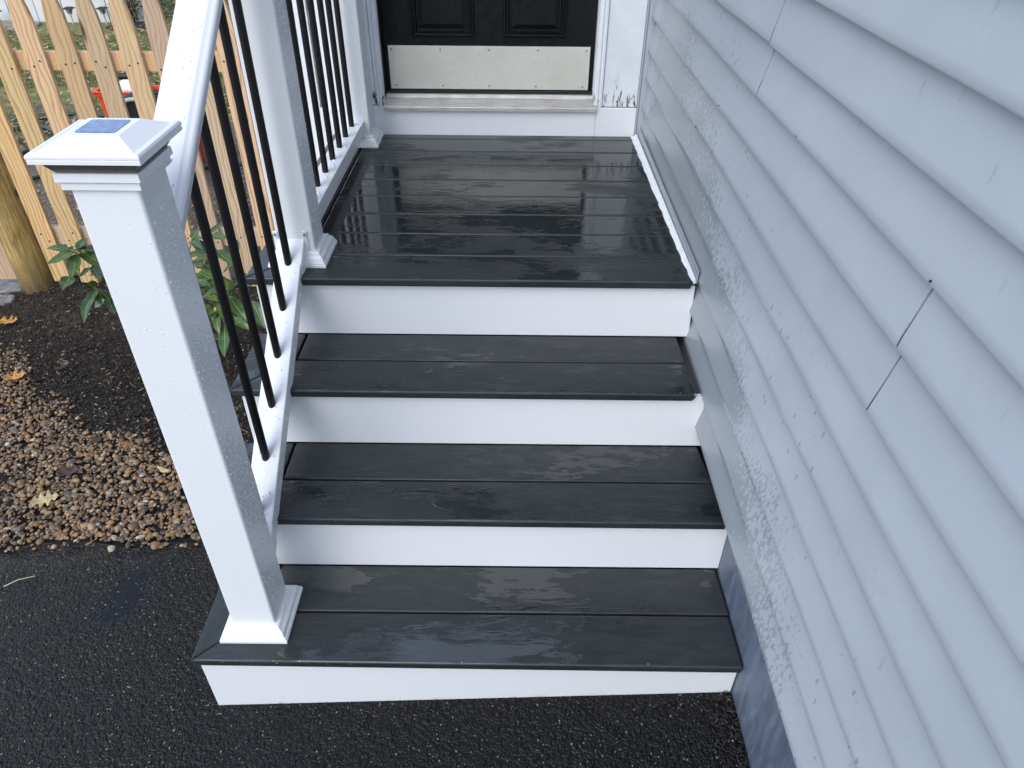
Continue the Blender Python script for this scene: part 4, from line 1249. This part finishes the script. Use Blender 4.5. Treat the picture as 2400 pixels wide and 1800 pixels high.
# path lights
def path_light(x, y, h, label):
    t = thing('path_light', (x, y, -1.02), label, 'path light', 'solar path lights along the white wall')
    zt = -1.02 + h
    obj('stake', tube([(x, y, -1.05), (x, y, zt - 0.085)], 0.010, 8), M['alu'], t)
    obj('hat', loft_sq(x, y, [(0.058, zt - 0.022), (0.058, zt - 0.016), (0.030, zt), (0.012, zt + 0.002)]), M['black_pl'], t)
    b = bmesh.new()
    bmesh.ops.create_cone(b, cap_ends=True, segments=10, radius1=0.016, radius2=0.038, depth=0.060, matrix=Matrix.Translation((x, y, zt - 0.053)))
    obj('lamp_lens', b, M['lamp'], t, angle=40)
    b = bmesh.new()
    for k in range(6):
        a = 2 * math.pi * k / 6
        tube([(x + 0.043 * math.cos(a), y + 0.043 * math.sin(a), zt - 0.022), (x + 0.020 * math.cos(a), y + 0.020 * math.sin(a), zt - 0.085)], 0.0032, 5, b)
    for q, rr in ((0.040, 0.038), (0.058, 0.031)):
        tube([(x + rr * math.cos(a), y + rr * math.sin(a), zt - q) for a in lin(0, 6.283, 12)], 0.0030, 5, b, cap=False)
    obj('cage', b, M['black_pl'], t)
    return t
path_light(-6.20, 8.50, 0.165, 'path light beside the grey paving, cut by the left edge')
path_light(-5.245, 8.50, 0.21, 'upright caged path light between second and third whole pickets')
path_light(-4.845, 8.55, 0.205, 'caged path light nearest the bush in front of the white wall')
# white panel wall
wall = thing('panel_wall', (-6.0, 8.4, -1.02), 'white wall of tall vertical panels at the back of the yard', 'wall')
x = -8.2
k = 0
while x < -4.22:
    wdt = 0.355 if k % 3 else 0.22
    x1 = min(x + wdt, -4.20)
    obj('wall_panel', box(x, x1 - 0.010, 8.66 + 0.003 * (k % 2), 8.70, -1.03, 1.6, 0.003), M['farwall'], wall)
    x = x1; k += 1
obj('backing', box(-8.2, -4.21, 8.7005, 8.76, -1.03, 1.6), M['farwall'], wall)
# bush with mulch ring
bush = thing('bush', (-4.46, 8.50, -1.02), 'sparse small-leaved bush at the right end of the white wall', 'bush')
rng = random.Random(15)
V, F = [], []
sb = bmesh.new()
for k in range(16):
    a = rng.uniform(0, 6.28); r = rng.uniform(0.05, 0.30); hh = rng.uniform(0.30, 0.62)
    p0 = Vector((-4.46 + rng.gauss(0, 0.02), 8.50 + rng.gauss(0, 0.02), -1.03))
    p1 = Vector((-4.46 + r * math.cos(a), 8.44 + r * math.sin(a) * 0.5, -1.02 + hh))
    tube([p0, p0.lerp(p1, 0.5) + Vector((rng.gauss(0, 0.02), 0, 0.03)), p1], 0.006, 5, sb, r1=0.002)
    for j in range(130):
        q = p0.lerp(p1, rng.uniform(0.22, 1.08)) + Vector((rng.gauss(0, 0.035), rng.gauss(0, 0.035), rng.gauss(0, 0.03)))
        s = rng.uniform(0.010, 0.022)
        u = Vector((rng.gauss(0, 1), rng.gauss(0, 1), rng.gauss(0, 1))).normalized()
        v = u.cross(Vector((rng.gauss(0, 1), rng.gauss(0, 1), rng.gauss(0, 1)))).normalized()
        b0 = len(V)
        V += [tuple(q - u * s), tuple(q + v * s * 0.5), tuple(q + u * s), tuple(q - v * s * 0.5)]
        F.append((b0, b0 + 1, b0 + 2, b0 + 3))
obj('stems', sb, M['mulch'], bush)
o = obj('foliage', (V, F), M['bushleaf'], bush); o['kind'] = 'stuff'
b = bmesh.new()
bmesh.ops.create_icosphere(b, subdivisions=3, radius=1.0)
for v in b.verts:
    k_ = 1 + 0.1 * math.sin(v.co.x * 9 + 1) * math.sin(v.co.y * 8)
    v.co = Vector((-4.41 + v.co.x * 0.34 * k_, 8.40 + v.co.y * 0.26 * k_, -1.02 + v.co.z * 0.045 * k_))
tag(obj('mulch_ring', b, M['mulch'], smooth=True), 'mound of dark mulch around the foot of the bush', 'mulch', kind='stuff')
# black pot on the lawn at the top edge
pot = thing('plant_pot', (-4.72, 9.75, -1.02), 'black plastic pot on the lawn right of the bush, cut by the top edge', 'pot')
b = bmesh.new()
bmesh.ops.create_cone(b, cap_ends=True, segments=20, radius1=0.075, radius2=0.10, depth=0.17, matrix=Matrix.Translation((-4.72, 9.75, -0.925)))
obj('body', b, M['black_pl'], pot, angle=40)
b = bmesh.new()
bmesh.ops.create_cone(b, cap_ends=True, segments=20, radius1=0.108, radius2=0.108, depth=0.022, matrix=Matrix.Translation((-4.72, 9.75, -0.835)))
obj('rim', b, M['black_pl'], pot, angle=40)
# far paving
tag(obj('paving_slab', prism([(-7.4, 8.64), (-5.66, 8.52), (-5.58, 8.20), (-5.80, 8.0), (-7.4, 7.9)], 'z', -1.08, -0.985, 0.01), M['paving']), 'weathered grey paving slab at the foot of the white wall, far left', 'paving slab')
# fieldstones left of the post
def stone(pts, z0, z1, label, seed):
    rng = random.Random(seed)
    b = prism(pts, 'z', z0, z1, 0.012, 3)
    for v in b.verts: v.co += Vector((rng.gauss(0, 0.0012), rng.gauss(0, 0.0012), rng.gauss(0, 0.0018)))
    return tag(obj('paving_stone', b, M['stone'], angle=50), label, 'stone', 'flat stones left of the fence post')
stone([(-2.75, 1.46), (-2.20, 1.525), (-2.105, 1.56), (-2.125, 1.70), (-2.30, 1.78), (-2.75, 1.75)], -1.0, -0.936, 'larger flat grey stone behind and left of the round fence post', 1)
stone([(-2.6, 1.30), (-2.14, 1.375), (-2.085, 1.44), (-2.11, 1.505), (-2.21, 1.512), (-2.6, 1.45)], -1.0, -0.938, 'smaller flat stone in front of the round fence post', 2)

# ------------------------------------------------------------------ single fallen leaves and a straw
def oak_leaf(x, y, size, ang, mat, label, seed, lobes=5, curl=0.3, wid=1.0):
    rng = random.Random(seed)
    outline = []
    n_ = max(12, lobes * 6)
    for side in (1, -1):
        rows = []
        for i in range(n_ + 1):
            t = i / n_
            env = math.sin(math.pi * (0.08 + 0.9 * t)) ** 0.7
            wv = 0.5 + 0.5 * math.cos(t * lobes * 2 * math.pi + math.pi)
            rows.append((t, side * wid * env * (0.16 + 0.36 * wv * rng.uniform(0.8, 1.1))))
        outline.append(rows)
    V, F = [], []
    ca, sa = math.cos(ang), math.sin(ang)
    z0 = zg(x, y) + 0.014
    def P(t, s):
        u, v = (t - 0.5) * size, s * size
        h = curl * size * (abs(s) ** 1.5 * 0.9 + (t - 0.5) ** 2 * 1.2 + 0.05 * math.sin(t * 9 + s * 7 + seed))
        return (x + u * ca - v * sa, y + u * sa + v * ca, z0 + h)
    for i in range(n_ + 1):
        t = outline[0][i][0]
        for s in (outline[1][i][1], outline[1][i][1] * 0.5, 0.0, outline[0][i][1] * 0.5, outline[0][i][1]):
            V.append(P(t, s))
    for i in range(n_):
        for k in range(4): F.append((i * 5 + k, i * 5 + k + 1, i * 5 + k + 6, i * 5 + k + 5))
    o = obj('fallen_leaf', (V, F), mat, smooth=True)
    md = o.modifiers.new('thick', 'SOLIDIFY'); md.thickness = 0.0006
    return tag(o, label, 'leaf', 'fallen leaves on the gravel and soil')
oak_leaf(-1.690, 0.765, 0.085, 0.5, M['lf_orange'], 'bright orange crumpled leaf on the gravel at the left edge', 1, 3, 0.55)
oak_leaf(-1.150, 0.000, 0.088, 0.45, M['lf_yellow'], 'straw yellow oak leaf lying on the pebbles near the asphalt', 2, 4, 0.22)
oak_leaf(-1.140, 0.140, 0.075, 0.2, M['lf_brown'], 'dark brown curled leaf on the pebbles behind the yellow oak leaf', 3, 2, 0.6)
oak_leaf(-1.520, 0.835, 0.070, 1.2, M['lf_brown'], 'dark brown shrivelled leaf upright on the bare soil', 4, 2, 0.9)
oak_leaf(-1.985, 1.230, 0.085, 0.1, M['lf_orange'], 'orange-tan leaf on the soil below the fence post', 5, 3, 0.5)
oak_leaf(-0.790, 0.140, 0.065, -0.5, M['lf_yellow'], 'narrow folded tan leaf on the gravel close to the front post', 6, 1, 0.3, 0.35)
oak_leaf(-1.125, 0.325, 0.040, 0.6, M['lf_brown'], 'small reddish brown leaf between two larger pebbles at the soil edge', 7, 1, 0.5)
b = bmesh.new()
tube([(-1.079, -0.372, -0.8665), (-1.045, -0.352, -0.8600), (-1.003, -0.334, -0.8635)], 0.0016, 5, b, r1=0.0009)
tag(obj('straw_blade', b, M['straw']), 'single pale straw lying on the wet asphalt', 'straw')
